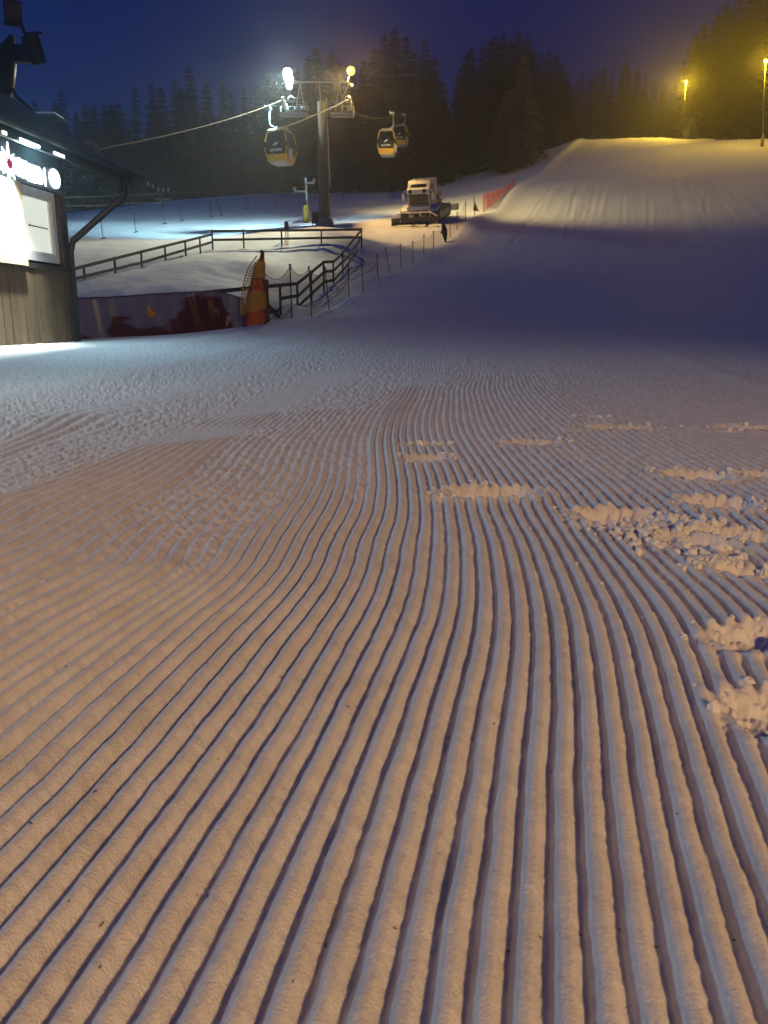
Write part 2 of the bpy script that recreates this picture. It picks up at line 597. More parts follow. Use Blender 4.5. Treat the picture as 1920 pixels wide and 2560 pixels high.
def snow_ground():
    th = np.r_[np.linspace(R(-180), R(-50), 26)[:-1], np.linspace(R(-50), R(-33.5), 50)[:-1],
               np.linspace(R(-33.5), R(33.5), 860), np.linspace(R(33.5), R(50), 50)[1:],
               np.linspace(R(50), R(180), 26)[1:]]
    r = [0.35]
    while r[-1] < 460:
        q = r[-1]
        if q < 24:
            dr = min(max(0.0065, q * q / 700), 0.13)
        elif q < 70:
            dr = 0.24
        elif q < 150:
            dr = 0.55
        else:
            dr = q * 0.03
        r.append(q + dr)
    r = np.array(r)
    T, Rr = np.meshgrid(th, r)
    X, Y = (Rr * np.sin(T)).ravel(), (Rr * np.cos(T)).ravel()
    rr = Rr.ravel()
    Z = base_height(X, Y)
    fine = np.abs(T.ravel()) < R(50)
    dz = np.zeros_like(Z)
    dz[fine] = detail(X[fine], Y[fine], rr[fine])
    Z = Z + dz * (1 - sst(np.abs(T.ravel()), R(36), R(50)))
    nr, nc = len(r), len(th)
    co = np.c_[X, Y, Z].astype(np.float32)
    i, j = np.meshgrid(np.arange(nr - 1), np.arange(nc - 1), indexing='ij')
    a = (i * nc + j).ravel()
    quads = np.stack([a, a + 1, a + nc + 1, a + nc], 1).astype(np.int32)
    me = bpy.data.meshes.new('snow_ground')
    me.vertices.add(len(co))
    me.vertices.foreach_set('co', co.ravel())
    me.loops.add(quads.size)
    me.loops.foreach_set('vertex_index', quads.ravel())
    me.polygons.add(len(quads))
    me.polygons.foreach_set('loop_start', np.arange(0, quads.size, 4, dtype=np.int32))
    me.polygons.foreach_set('loop_total', np.full(len(quads), 4, np.int32))
    me.update(calc_edges=True)
    me.polygons.foreach_set('use_smooth', np.ones(len(quads), bool))
    o = bpy.data.objects.new('snow_ground', me)
    COL.objects.link(o)
    tag(o, kind='structure')
    print('ground', nr, nc, len(quads))
    return o


def snow_material():
    m = bpy.data.materials.new('snow')
    m.use_nodes = True
    n, l = m.node_tree.nodes, m.node_tree.links
    b = n['Principled BSDF']
    b.inputs['Roughness'].default_value = 0.75
    b.inputs['Specular IOR Level'].default_value = 0.25
    b.inputs['Subsurface Weight'].default_value = 0.5
    b.inputs['Subsurface Radius'].default_value = (1.0, 0.95, 0.9)
    b.inputs['Subsurface Scale'].default_value = 0.012
    tc = n.new('ShaderNodeTexCoord')
    nz = n.new('ShaderNodeTexNoise')
    nz.inputs['Scale'].default_value = 9
    nz.inputs['Detail'].default_value = 6
    nz.inputs['Roughness'].default_value = 0.7
    l.new(tc.outputs['Object'], nz.inputs['Vector'])
    cr = n.new('ShaderNodeValToRGB')
    cr.color_ramp.elements[0].position = 0.30
    cr.color_ramp.elements[1].position = 0.55
    cr.color_ramp.elements[0].color = (0.70, 0.69, 0.68, 1)
    cr.color_ramp.elements[1].color = (0.82, 0.82, 0.83, 1)
    l.new(nz.outputs['Fac'], cr.inputs['Fac'])
    l.new(cr.outputs['Color'], b.inputs['Base Color'])
    g1 = n.new('ShaderNodeTexNoise')
    g1.inputs['Scale'].default_value = 260
    g1.inputs['Detail'].default_value = 3
    l.new(tc.outputs['Object'], g1.inputs['Vector'])
    g2 = n.new('ShaderNodeTexNoise')
    g2.inputs['Scale'].default_value = 22
    g2.inputs['Detail'].default_value = 5
    g2.inputs['Roughness'].default_value = 0.65
    l.new(tc.outputs['Object'], g2.inputs['Vector'])
    b1 = n.new('ShaderNodeBump')
    b1.inputs['Strength'].default_value = 0.9
    b1.inputs['Distance'].default_value = 0.003
    l.new(g1.outputs['Fac'], b1.inputs['Height'])
    b2 = n.new('ShaderNodeBump')
    b2.inputs['Strength'].default_value = 0.35
    b2.inputs['Distance'].default_value = 0.012
    l.new(g2.outputs['Fac'], b2.inputs['Height'])
    l.new(b1.outputs['Normal'], b2.inputs['Normal'])
    l.new(b2.outputs['Normal'], b.inputs['Normal'])
    MATS['snow'] = m
    return m


SNOW = snow_material()
ground = snow_ground()
ground.data.materials.append(SNOW)

# ------------------------------------------------------------------ materials of the built things
def wood_mat(name, c, var=0.3):
    return mat(name, c, 0.75, 0, var, 3.0, 0.5, 40, stretch=(9, 9, 0.9))


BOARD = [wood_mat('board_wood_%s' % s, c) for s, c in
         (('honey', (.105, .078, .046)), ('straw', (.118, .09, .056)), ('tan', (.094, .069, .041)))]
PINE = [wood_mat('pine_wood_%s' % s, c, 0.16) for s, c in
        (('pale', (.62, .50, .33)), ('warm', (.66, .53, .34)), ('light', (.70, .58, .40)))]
RAILWOOD = wood_mat('rail_wood', (.026, .023, .02))
DARK = mat('dark_paint', (.018, .022, .028), 0.45)
DARKWOOD = mat('dark_stain', (.03, .028, .028), 0.6)
GALV = mat('galvanized_steel', (.42, .43, .43), 0.45, 0.75)
STEEL = mat('painted_steel', (.30, .31, .30), 0.5, 0.3)
PYLON = mat('pylon_steel', (.11, .10, .085), 0.6, 0.2, 0.2, 1.5)
ROPE = mat('rope_steel', (.09, .09, .09), 0.6, 0.3)
YELLOW = mat('yellow_paint', (.74, .40, .02), 0.4)
GLASS = mat('dark_glass', (.012, .014, .015), 0.12)
WHITEP = mat('white_paint', (.72, .71, .66), 0.45)
GREYP = mat('grey_plastic', (.50, .53, .56), 0.5)
SOFFIT = mat('soffit_board', (.36, .33, .25), 0.6)
BLACK = mat('black_rubber', (.012, .012, .012), 0.7)
RED = mat('red_padding', (.42, .035, .02), 0.65, 0, 0.3)
NETY = mat('yellow_net', (.60, .42, .05), 0.6)
NETO = mat('orange_net', (.50, .12, .03), 0.65, 0, .3)
NETD = mat('dark_net', (.05, .045, .055), 0.7)
NETR = mat('red_net', (.55, .05, .05), 0.7)
POLED = mat('dark_pole', (.045, .035, .045), 0.5)
PRINTW = mat('white_print', (.75, .75, .72), 0.5)
LIT_WHITE = mat('lit_white', (.8, .8, .8), 0.4, emit=(.80, .95, 1.0), estr=3.2)
LIT_SIGN = mat('lit_sign', (.8, .8, .8), 0.4, emit=(.86, .96, 1.0), estr=2.6)
LIT_RED = mat('lit_red', (.3, .02, .06), 0.4, emit=(.30, .02, .06), estr=0.9)
LIT_PANE = mat('lit_pane', (.6, .62, .55), 0.5, emit=(.74, .82, .72), estr=0.78)
LAMP_W = mat('lamp_white', (.8, .8, .8), 0.3, emit=(.86, 1.0, .95), estr=30)
LAMP_A = mat('lamp_amber', (.8, .7, .4), 0.3, emit=(1.0, .46, .04), estr=5)
LAMP_Y = mat('lamp_yellow', (.8, .7, .3), 0.3, emit=(1.0, .62, .05), estr=12)

# ------------------------------------------------------------------ the wooden kiosk on the left
ALPHA = R(7)                                   # its front runs 7 degrees off the viewing direction
K_D = Vector((-math.sin(ALPHA), -math.cos(ALPHA), 0))      # along the front, towards the photographer
K_N = Vector((math.cos(ALPHA), -math.sin(ALPHA), 0))       # out of the front
K_O = P(190, 853, 13.5)
K_O.z = gz(K_O.x, K_O.y) - 0.05


def K(a, n, z):
    """kiosk point: a metres from its far corner, n metres out of the front, z above its foot (local)"""
    return K_D * a + K_N * n + Vector((0, 0, z))


def KW(px, py, n=0.0):
    """where the sight line through a pixel meets the kiosk front (offset n): (a, z)"""
    d = ray(px, py)
    o = Vector((0, 0, H)) - (K_O + K_N * n)
    t = -o.dot(K_N) / d.dot(K_N)
    q = o + d * t
    return q.dot(K_D), q.z


kiosk = thing('kiosk', 'wooden ticket kiosk with lit white sign lettering at the left edge', 'kiosk', K_O)


def kbox(a0, a1, n0, n1, z0, z1, mb=None):
    mb = mb or MB()
    vs = [K(a, n, z) for z in (z0, z1) for a, n in ((a0, n0), (a1, n0), (a1, n1), (a0, n1))]
    mb.add(vs, [(3, 2, 1, 0), (4, 5, 6, 7), (0, 1, 5, 4), (1, 2, 6, 5), (2, 3, 7, 6), (3, 0, 4, 7)])
    return mb


ZR = KW(150, 671)[1]                    # dark rail below the window
EZ = 2.6 + H - K_O.z                     # eave height above the kiosk's foot
ZT = EZ + .16                           # top of the front
kbox(0.02, 6.0, -3.6, -0.05, -0.6, ZT).build('wall', DARKWOOD, kiosk)
# vertical boards of the lower front
a = 0.11
i = 0
while a < 4.2:
    w = 0.185 + 0.02 * random.random()
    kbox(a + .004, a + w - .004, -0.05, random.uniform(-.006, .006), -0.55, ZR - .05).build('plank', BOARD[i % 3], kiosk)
    a += w
    i += 1
kbox(-0.02, 4.2, -0.05, 0.035, ZR - .05, ZR + .03).build('rail', DARKWOOD, kiosk)
kbox(-0.02, 0.105, -0.06, 0.03, -0.6, ZR - .052).build('corner_post', DARKWOOD, kiosk)
kbox(-0.02, 0.14, -0.06, 0.025, ZR + .032, ZT - .02).build('corner_post', DARKWOOD, kiosk)
a0, z0 = KW(160, 500)
a1, _ = KW(147, 500)
kbox(0.16, a1 + .05, -0.05, 0.02, ZR + .034, KW(150, 486)[1]).build('trim_board', BOARD[0], kiosk)
# window with a pale frame
aw0, zw0 = KW(143, 660)
aw1, zw1 = KW(129, 485)
aw0 = (aw0 + aw1) / 2
aw2 = aw0 + 1.25
win = thing('window', None, None, (0, 0, 0))
win.parent = kiosk
fr = MB()
fw = 0.11
kbox(aw0, aw0 + fw, -.03, .045, zw0, zw1, fr)
kbox(aw2 - fw, aw2, -.03, .045, zw0, zw1, fr)
kbox(aw0 + fw, aw2 - fw, -.03, .045, zw0, zw0 + fw, fr)
kbox(aw0 + fw, aw2 - fw, -.03, .045, zw1 - fw, zw1, fr)
fr.build('window_frame', GREYP, win)
sh = MB()
g = .035
kbox(aw0 + fw, aw0 + fw + g, -.045, .02, zw0 + fw, zw1 - fw, sh)
kbox(aw0 + fw + g, aw2 - fw, -.045, .02, zw0 + fw, zw0 + fw + g, sh)
kbox(aw0 + fw + g, aw2 - fw, -.045, .02, zw1 - fw - g, zw1 - fw, sh)
sh.build('sash', WHITEP, win)
kbox(aw0 + fw + g, aw2 - fw, -.03, -.012, zw0 + fw + g, zw1 - fw - g).build('pane', LIT_PANE, win)
hb = MB()
zb = (zw0 + zw1) / 2 - .02
hb.tube([K(aw0 + fw + .10, .0, zb), K(aw0 + fw + .62, .0, zb)], .011, 6)
hb.tube([K(aw0 + fw + .62, -.012, zb), K(aw0 + fw + .62, .02, zb)], .02, 6)
hb.build('handle_bar', STEEL, win)
# the lit board panel that hangs in front of the window
ap, zp0 = KW(70, 664, .16)
_, zp1 = KW(54, 455, .16)
ap = (ap + KW(54, 455, .16)[0]) / 2
a, i = ap, 0
while a < ap + 2.0:
    w = random.choice((.145, .155, .165))
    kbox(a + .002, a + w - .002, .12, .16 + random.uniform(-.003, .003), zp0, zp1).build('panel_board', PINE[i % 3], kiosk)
    a += w
    i += 1
# green emblem fixed to the panel
ac, zc = KW(29, 473, .17)
em = MB()
for k in range(6):
    t = k * math.pi / 3
    p0, p1 = K(ac, .178, zc), K(ac + .085 * math.cos(t), .178, zc + .13 * math.sin(t))
    em.bar(p0, p1, .02, .014, K_N)
    for f in (.5, .75):
        q = p0.lerp(p1, f)
        for s in (-1, 1):
            t2 = t + s * .8
            em.bar(q, q + K_D * .04 * math.cos(t2) + Vector((0, 0, .05 * math.sin(t2))), .014, .012, K_N)
em.build('emblem', mat('mint_paint', (.25, .62, .38), .5), kiosk)
# fascia with the glowing lettering
zs0, zs1 = KW(120, 478)[1], ZT - .06
kbox(0.14, 4.2, -.04, .05, zs0, zs1).build('sign_fascia', mat('blue_grey_sheet', (.05, .075, .10), .5), kiosk)
M_SIGN = Matrix((K_D, Vector((0, 0, 1)), K_N)).transposed()      # text x runs the wrong way along a, so flip below


def kiosk_text(body, px, py, size, squash, material, name, off=0.012):
    ac, zc = KW(px, py, .07)
    me = text_mesh(body, size, .02, off)
    M = Matrix((-K_D * squash, Vector((0, 0, 1)), K_N)).transposed().to_4x4()
    M.translation = K(ac, .072, zc)
    me.transform(M)
    me.materials.append(material)
    o = bpy.data.objects.new(name, me)
    COL.objects.link(o)
    o.parent = kiosk
    return o


def letter_at(ch, px, py, wpx, hpx):
    """one glowing letter filling a box of the front"""
    (aa, za), (ab, zb_) = KW(px - wpx / 2, py, .07), KW(px + wpx / 2, py, .07)
    hh = KW(px, py - hpx / 2, .07)[1] - KW(px, py + hpx / 2, .07)[1]
    me = text_mesh(ch, 1, .02, .045)
    co = np.array([v.co[:] for v in me.vertices])
    lo, hi = co.min(0), co.max(0)
    s = np.array([abs(aa - ab) / (hi[0] - lo[0]), hh / (hi[1] - lo[1])])
    for v in me.vertices:
        x = (v.co.x - (lo[0] + hi[0]) / 2) * s[0]
        y = (v.co.y - (lo[1] + hi[1]) / 2) * s[1]
        v.co = K((aa + ab) / 2 - x, .072 + v.co.z, KW(px, py, .07)[1] + y)
    me.materials.append(LIT_SIGN)
    o = bpy.data.objects.new('sign_letter', me)
    COL.objects.link(o)
    o.parent = kiosk


letter_at('n', 1, 402, 17, 44)
letter_at('e', 46, 417, 22, 46)
letter_at('n', 62, 424, 17, 44)
letter_at('n', 79, 433, 18, 44)
letter_at('n', 94, 437, 15, 42)
st = MB()
ac, zc = KW(20.5, 409, .08)
pts = []
for k in range(16):
    rr = (.30 if k % 4 == 0 else .26) if k % 2 == 0 else .12
    t = k * math.pi / 8 + .1
    pts.append(K(ac + rr * .80 * math.cos(t), .075, zc + rr * math.sin(t)))
st.poly(pts, K_N * .02)
star = st.build('sign_star', LIT_SIGN, kiosk)
st = MB()
pts = []
for k in range(16):
    rr = .085 if k % 2 == 0 else .055
    t = k * math.pi / 8 + .1
    pts.append(K(ac + rr * math.cos(t), .099, zc + rr * math.sin(t)))
st.poly(pts, K_N * .01)
st.build('star_centre', LIT_RED, star)
ln = MB()
ac, zc = KW(112, 443, .07)
hgt = KW(112, 420, .07)[1] - zc
aw = abs(KW(117, 443, .07)[0] - KW(108, 443, .07)[0])
pts = [K(ac + aw * .5 * (math.cos(t) ** 1), .07, zc + hgt * math.sin(t)) for t in np.linspace(-math.pi / 2, math.pi / 2, 9)]
ln.poly(pts, K_N * .02).build('sign_crescent', LIT_SIGN, kiosk)
dc = MB()
ac, zc = KW(135, 447, .07)
hgt = KW(135, 423, .07)[1] - zc
aw = abs(KW(148, 447, .07)[0] - KW(122, 447, .07)[0]) / 2
pts = [K(ac + aw * math.cos(t), .07, zc + hgt * math.sin(t)) for t in np.linspace(0, 2 * math.pi, 25)[:-1]]
dc.poly(pts, K_N * .02).build('sign_disc', LIT_SIGN, kiosk)
# roof: thin sheet with fascia, sloping soffit, gutter, bent downpipe, light strips
rf = MB()
rf.poly([K(-1.12, .75, EZ - .16), K(-1.12, .75, EZ + .02), K(-1.12, -1.5, EZ + 1.36), K(-1.12, -4.2, EZ - .2), K(-1.12, -4.2, EZ - .35),
         K(-1.12, -1.5, EZ + 1.22), K(-1.12, .70, EZ - .10)], K_D * 7.3)
rf.build('roof', mat('roof_sheet', (.035, .045, .055), .5, .2), kiosk)
sf = MB()
sf.poly([K(-1.0, .69, EZ - .20), K(-1.0, .69, EZ - .15), K(-1.0, .03, EZ + .17), K(-1.0, .03, EZ + .12)], K_D * 7)
sf.build('soffit', SOFFIT, kiosk)
kbox(-1.12, 6.0, .70, .752, EZ - .215, EZ - .162).build('fascia', DARK, kiosk)
gt = MB()
prof = [(math.cos(t) * .075, math.sin(t) * .075) for t in np.linspace(math.pi, 2 * math.pi, 7)]
gt.grid([[K(a, .835 + x, EZ - .03 + z) for x, z in prof] for a in (-1.25, 6.0)])
gt.grid([[K(a, .835 + x * .93, EZ - .03 + z * .93) for x, z in prof] for a in (-1.25, 6.0)])
gt.poly([K(-1.25, .835 + x, EZ - .03 + z) for x, z in prof], K_D * .02)
gt.build('gutter', DARK, kiosk, smooth=False)
dp = MB()
dp.tube([K(-.62, .80, EZ - .10), K(-.62, .80, EZ - .38), K(-.60, .77, EZ - .46), K(-.14, .03, EZ - 1.22), K(-.12, -.02, EZ - 1.4), K(-.12, -.03, -.4)], .055, 10)
dp.build('downpipe', DARK, kiosk, smooth=True)
for x0, x1, y0, y1 in ((38, 88, 341, 363), (124, 150, 375, 387), (-6, 4, 324, 328)):
    # strips under the eave edge
    d0, d1 = ray(x0, y0), ray(x1, y1)
    o = Vector((0, 0, H)) - (K_O + K_N * .70)
    aa = [(o + d * (-o.dot(K_N) / d.dot(K_N))).dot(K_D) for d in (d0, d1)]
    kbox(min(aa), max(aa), .757, .772, EZ - .205, EZ - .165).build('light_strip', LIT_WHITE, kiosk)
for k, px in enumerate((170, 200, 222)):
    c = P(px, 432 + 6 * k, 16.2) - K_O
    mb = MB()
    mb.tube([c + Vector((math.cos(t) * .07, 0, math.sin(t) * .09)) for t in np.linspace(math.pi, 2 * math.pi, 8)], .012, 5)
    mb.build('hook', STEEL, kiosk)
# coiled wire on the far end of the roof
cw = MB()
cc = K(-.75, .15, EZ + .30)
for k in range(3):
    cw.tube([cc + K_D * (-.1 * k) + Vector((math.cos(t) * .11, .03 * math.sin(2 * t), math.sin(t) * .17)) for t in np.linspace(-1.2, 3.6, 14)], .011, 5)
coil = cw.build('wire_coil', STEEL, None, origin=(0, 0, 0))
coil.location = K_O
tag(coil, 'loops of grey wire standing on the far end of the kiosk roof', 'wire coil')

# light the kiosk throws on its own front and on the snow before it
kl = K_O + K(1.9, .50, EZ - .30)
lamp('kiosk_eave_light', 'SPOT', kl, (.40, .78, 1.0), 230, .12, kl + K_N * 3.2 + Vector((0, 0, -2.6)), 165, .6)
kl2 = K_O + K(2.3, 1.0, zp1 - .25)
lamp('kiosk_panel_light', 'SPOT', K_O + K(2.05, .66, EZ - .32), (1.0, .97, .84), 700, .08, K_O + K(2.1, .16, (zp0 + zp1) / 2), 92, .8)

# ------------------------------------------------------------------ lift pylon with its floodlights
PB = hit(812, 566, 45, 80)
YP = PB.y


def atY(px, py, y):
    d = ray(px, py)
    t = y / d.y
    return Vector((d.x * t, y, H + d.z * t))


PXM = (atY(900, 280, YP) - atY(800, 280, YP)).x / 100.0      # metres per photo pixel at the pylon
pylon = thing('lift_pylon', 'tall grey steel gondola pylon carrying a white and an amber floodlight', 'lift pylon', PB)


def L_(p):
    return p - PB


top = atY(803, 255, YP)
mb = MB()
mb.tube([L_(PB) - Vector((0, 0, .4)), L_(PB).lerp(L_(top), .06) , L_(top)], [.47, .44, .31], 20)
mb.build('mast', PYLON, pylon, smooth=True)
mb = MB()
lx = (.40, -.30)
for s in (-.17, .17):
    mb.bar(Vector((.46, -.22 + s, 2.6)), L_(top) + Vector((.38, -.14 + s, .2)), .035, .035)
hz_ = L_(top).z
z = 2.8
while z < hz_:
    t = z / hz_
    mb.bar(Vector((.46 - .08 * t + L_(top).x * t, -.39 + .08 * t, z)), Vector((.46 - .08 * t + L_(top).x * t, -.05 + .08 * t, z)), .025, .025)
    z += .3
mb.build('ladder', GALV, pylon)
mb = MB()
mb.tube([Vector((0, 0, -.5)), Vector((0, 0, .55))], [.95, .5], 12)
mb.build('foundation', mat('concrete', (.22, .21, .2), .9), pylon)
mb = MB()
mb.box(L_(atY(790, 545, YP)) + Vector((-.05, -.15, 0)), (.5, .35, .8), bev=.04)
mb.build('switch_box', DARK, pylon)
mb = MB()
zc = top.z
mb.bar(L_(atY(716, 281, YP)), L_(atY(880, 284, YP)), .34, .30)
mb.build('cross_arm', PYLON, pylon)
for side, px0, px1, mt in ((-1, 700, 770, GALV), (1, 826, 884, GALV)):
    c = (px0 + px1) / 2
    mb = MB()
    p = L_(atY(c, 283, YP))
    mb.box(p + Vector((0, 0, -.12)), ((px1 - px0) * PXM, 1.3, .06))
    for yy in (-.62, .62):
        for k in range(5):
            x = (k / 4 - .5) * (px1 - px0) * PXM
            mb.bar(p + Vector((x, yy, -.1)), p + Vector((x, yy, .6)), .03, .03)
        mb.bar(p + Vector((-(px1 - px0) * PXM / 2, yy, .6)), p + Vector(((px1 - px0) * PXM / 2, yy, .6)), .03, .03)
    mb.build('work_platform', mt, pylon)
    # sheave battery: beam along the rope with wheels
    sx = 713 if side < 0 else 876
    bc = L_(atY(sx, 268, YP))
    bat = MB()
    bat.box(bc + Vector((0, 0, -.18)), (.16, 3.2, .16))
    bt = bat.build('sheave_beam', GALV, pylon)
    for k in range(6):
        yy = (k - 2.5) * .55
        w = MB()
        w.tube([bc + Vector((-.08, yy, .10)), bc + Vector((.08, yy, .10))], .22, 14)
        w.build('sheave', STEEL, bt)
    # lifting frame above the arm
    fx0, fx1 = (747, 741) if side < 0 else (857, 848)
    fm = MB()
    apex = L_(atY(750, 207, YP)) if side < 0 else L_(atY(850, 205, YP))
    if side < 0:
        fm.bar(L_(atY(738, 285, YP)), apex, .09, .09)
        fm.bar(L_(atY(762, 283, YP)) + Vector((0, .5, 0)), apex, .05, .05)
        fm.bar(L_(atY(736, 245, YP)), L_(atY(752, 244, YP)), .08, .08)
        fm.bar(L_(atY(741, 262, YP)), L_(atY(757, 262, YP)), .05, .05)
    else:
        fm.bar(L_(atY(837, 280, YP)), apex, .09, .09)
        fm.bar(L_(atY(855, 247, YP)), L_(atY(847, 205, YP)), .07, .07)
        fm.bar(L_(atY(855, 247, YP)), L_(atY(873, 207, YP)), .06, .06)
        fm.bar(L_(atY(857, 280, YP)), L_(atY(855, 247, YP)), .09, .09)
        fm.bar(L_(atY(836, 258, YP)), L_(atY(856, 258, YP)), .05, .05)
    fm.build('lifting_frame', GALV, pylon)
    gr = MB()
    gp = L_(atY(728 if side < 0 else 870, 250, YP))
    gr.tube([gp + Vector((math.cos(t) * .22, 0, math.sin(t) * .24)) for t in np.linspace(-.4, math.pi + .4, 10)], .035, 6)
    gr.box(gp + Vector((0, 0, -.08)), (.3, .3, .12))
    gr.build('rope_catcher', GALV, pylon)
mb = MB()
mb.bar(L_(atY(730, 205, YP)), L_(atY(872, 205, YP)), .10, .10)
mb.bar(L_(atY(797, 205, YP)), L_(top), .09, .09)
mb.build('upper_beam', GALV, pylon)
mb = MB()
mb.poly([L_(atY(677, 254, YP)), L_(atY(682, 262, YP)), L_(atY(692, 263, YP)), L_(atY(686, 266, YP)), L_(atY(679, 263, YP))], (0, .12, 0))
mb.build('rope_guide', GALV, pylon)


def floodlight(parent, pos, aim, w, h, lens, offset, stem_to=None, name='floodlight'):
    """housing with a glowing lens; pos and aim in the parent's own space"""
    d = (Vector(aim) - Vector(pos)).normalized()
    q = d.to_track_quat('-Z', 'Y').to_matrix()
    hb = MB()
    rr_ = min(w, h) * .52
    hb.tube([(0, 0, .0), (0, 0, .06), (0, 0, .16), (0, 0, .24)], [rr_, rr_ * 1.02, rr_ * .8, rr_ * .4], 16)
    hb.box((0, 0, .26), (w * .4, h * .4, .10), bev=.03)
    o = hb.build(name, STEEL, parent)
    o.matrix_local = Matrix.Translation(Vector(pos)) @ q.to_4x4()
    lb = MB()
    r = min(w, h) * .46
    lb.tube([(0, 0, .01), (0, 0, -.03 - .25 * r), (0, 0, -.06 - .5 * r), (0, 0, -.07 - .6 * r)], [r, r * .93, r * .55, r * .1], 16)
    lb.build('lens', lens, o, smooth=True)
    if stem_to is not None:
        s = MB()
        s.tube([Vector(stem_to), Vector(pos)], .03, 6)
        s.build('lamp_stem', STEEL, parent)
    return o


for dx, dz in ((0, .14), (.06, -.22), (.10, -.75)):
    floodlight(pylon, L_(WHITE_LAMP) + Vector((dx, .25, dz)), L_(P(690, 600, 40)), .80 if dz > -.5 else .55, .66 if dz > -.5 else .45, LAMP_W, 0,
               L_(atY(738, 206, YP)))
for dx, dz in ((0, .10), (.06, -.85)):
    floodlight(pylon, L_(AMBER_LAMP) + Vector((dx, .25, dz)), L_(P(960, 640, 40)), .72 if dz > 0 else .4, .62 if dz > 0 else .16, LAMP_A, 0,
               L_(atY(868, 206, YP)))

# ------------------------------------------------------------------ haul ropes
def rope(name, pts, r, label, sag=0.0):
    out = []
    for a, b in zip(pts[:-1], pts[1:]):
        for k in range(12):
            t = k / 12
            q = a.lerp(b, t)
            q.z -= sag * 4 * t * (1 - t)
            out.append(q)
    out.append(pts[-1])
    mb = MB()
    mb.tube(out, r, 6)
    o = mb.build(name, ROPE, origin=pts[0])
    o.location = pts[0]
    return tag(o, label, 'cable')


SL, SRR = atY(713, 264, YP), atY(876, 262, YP)
G1, G2, G3 = P(676, 288, 51), P(985, 286, 77), P(1005, 289, 97)
rope('haul_rope', [P(60, 405, 24), SL + Vector((0, -1.5, 0)), SL + Vector((0, 1.5, 0)), P(870, 283, 78), G3, P(1080, 276, 125)], .024,
     'steel haul rope of the gondola lift over the pylon arm under the white floodlight', .35)
rope('haul_rope', [P(210, 448, 26), SRR + Vector((0, -1.5, 0)), SRR + Vector((0, 1.5, 0)), G2, P(1085, 283, 110)], .024,
     'steel haul rope of the gondola lift over the pylon arm under the amber floodlight', .45)


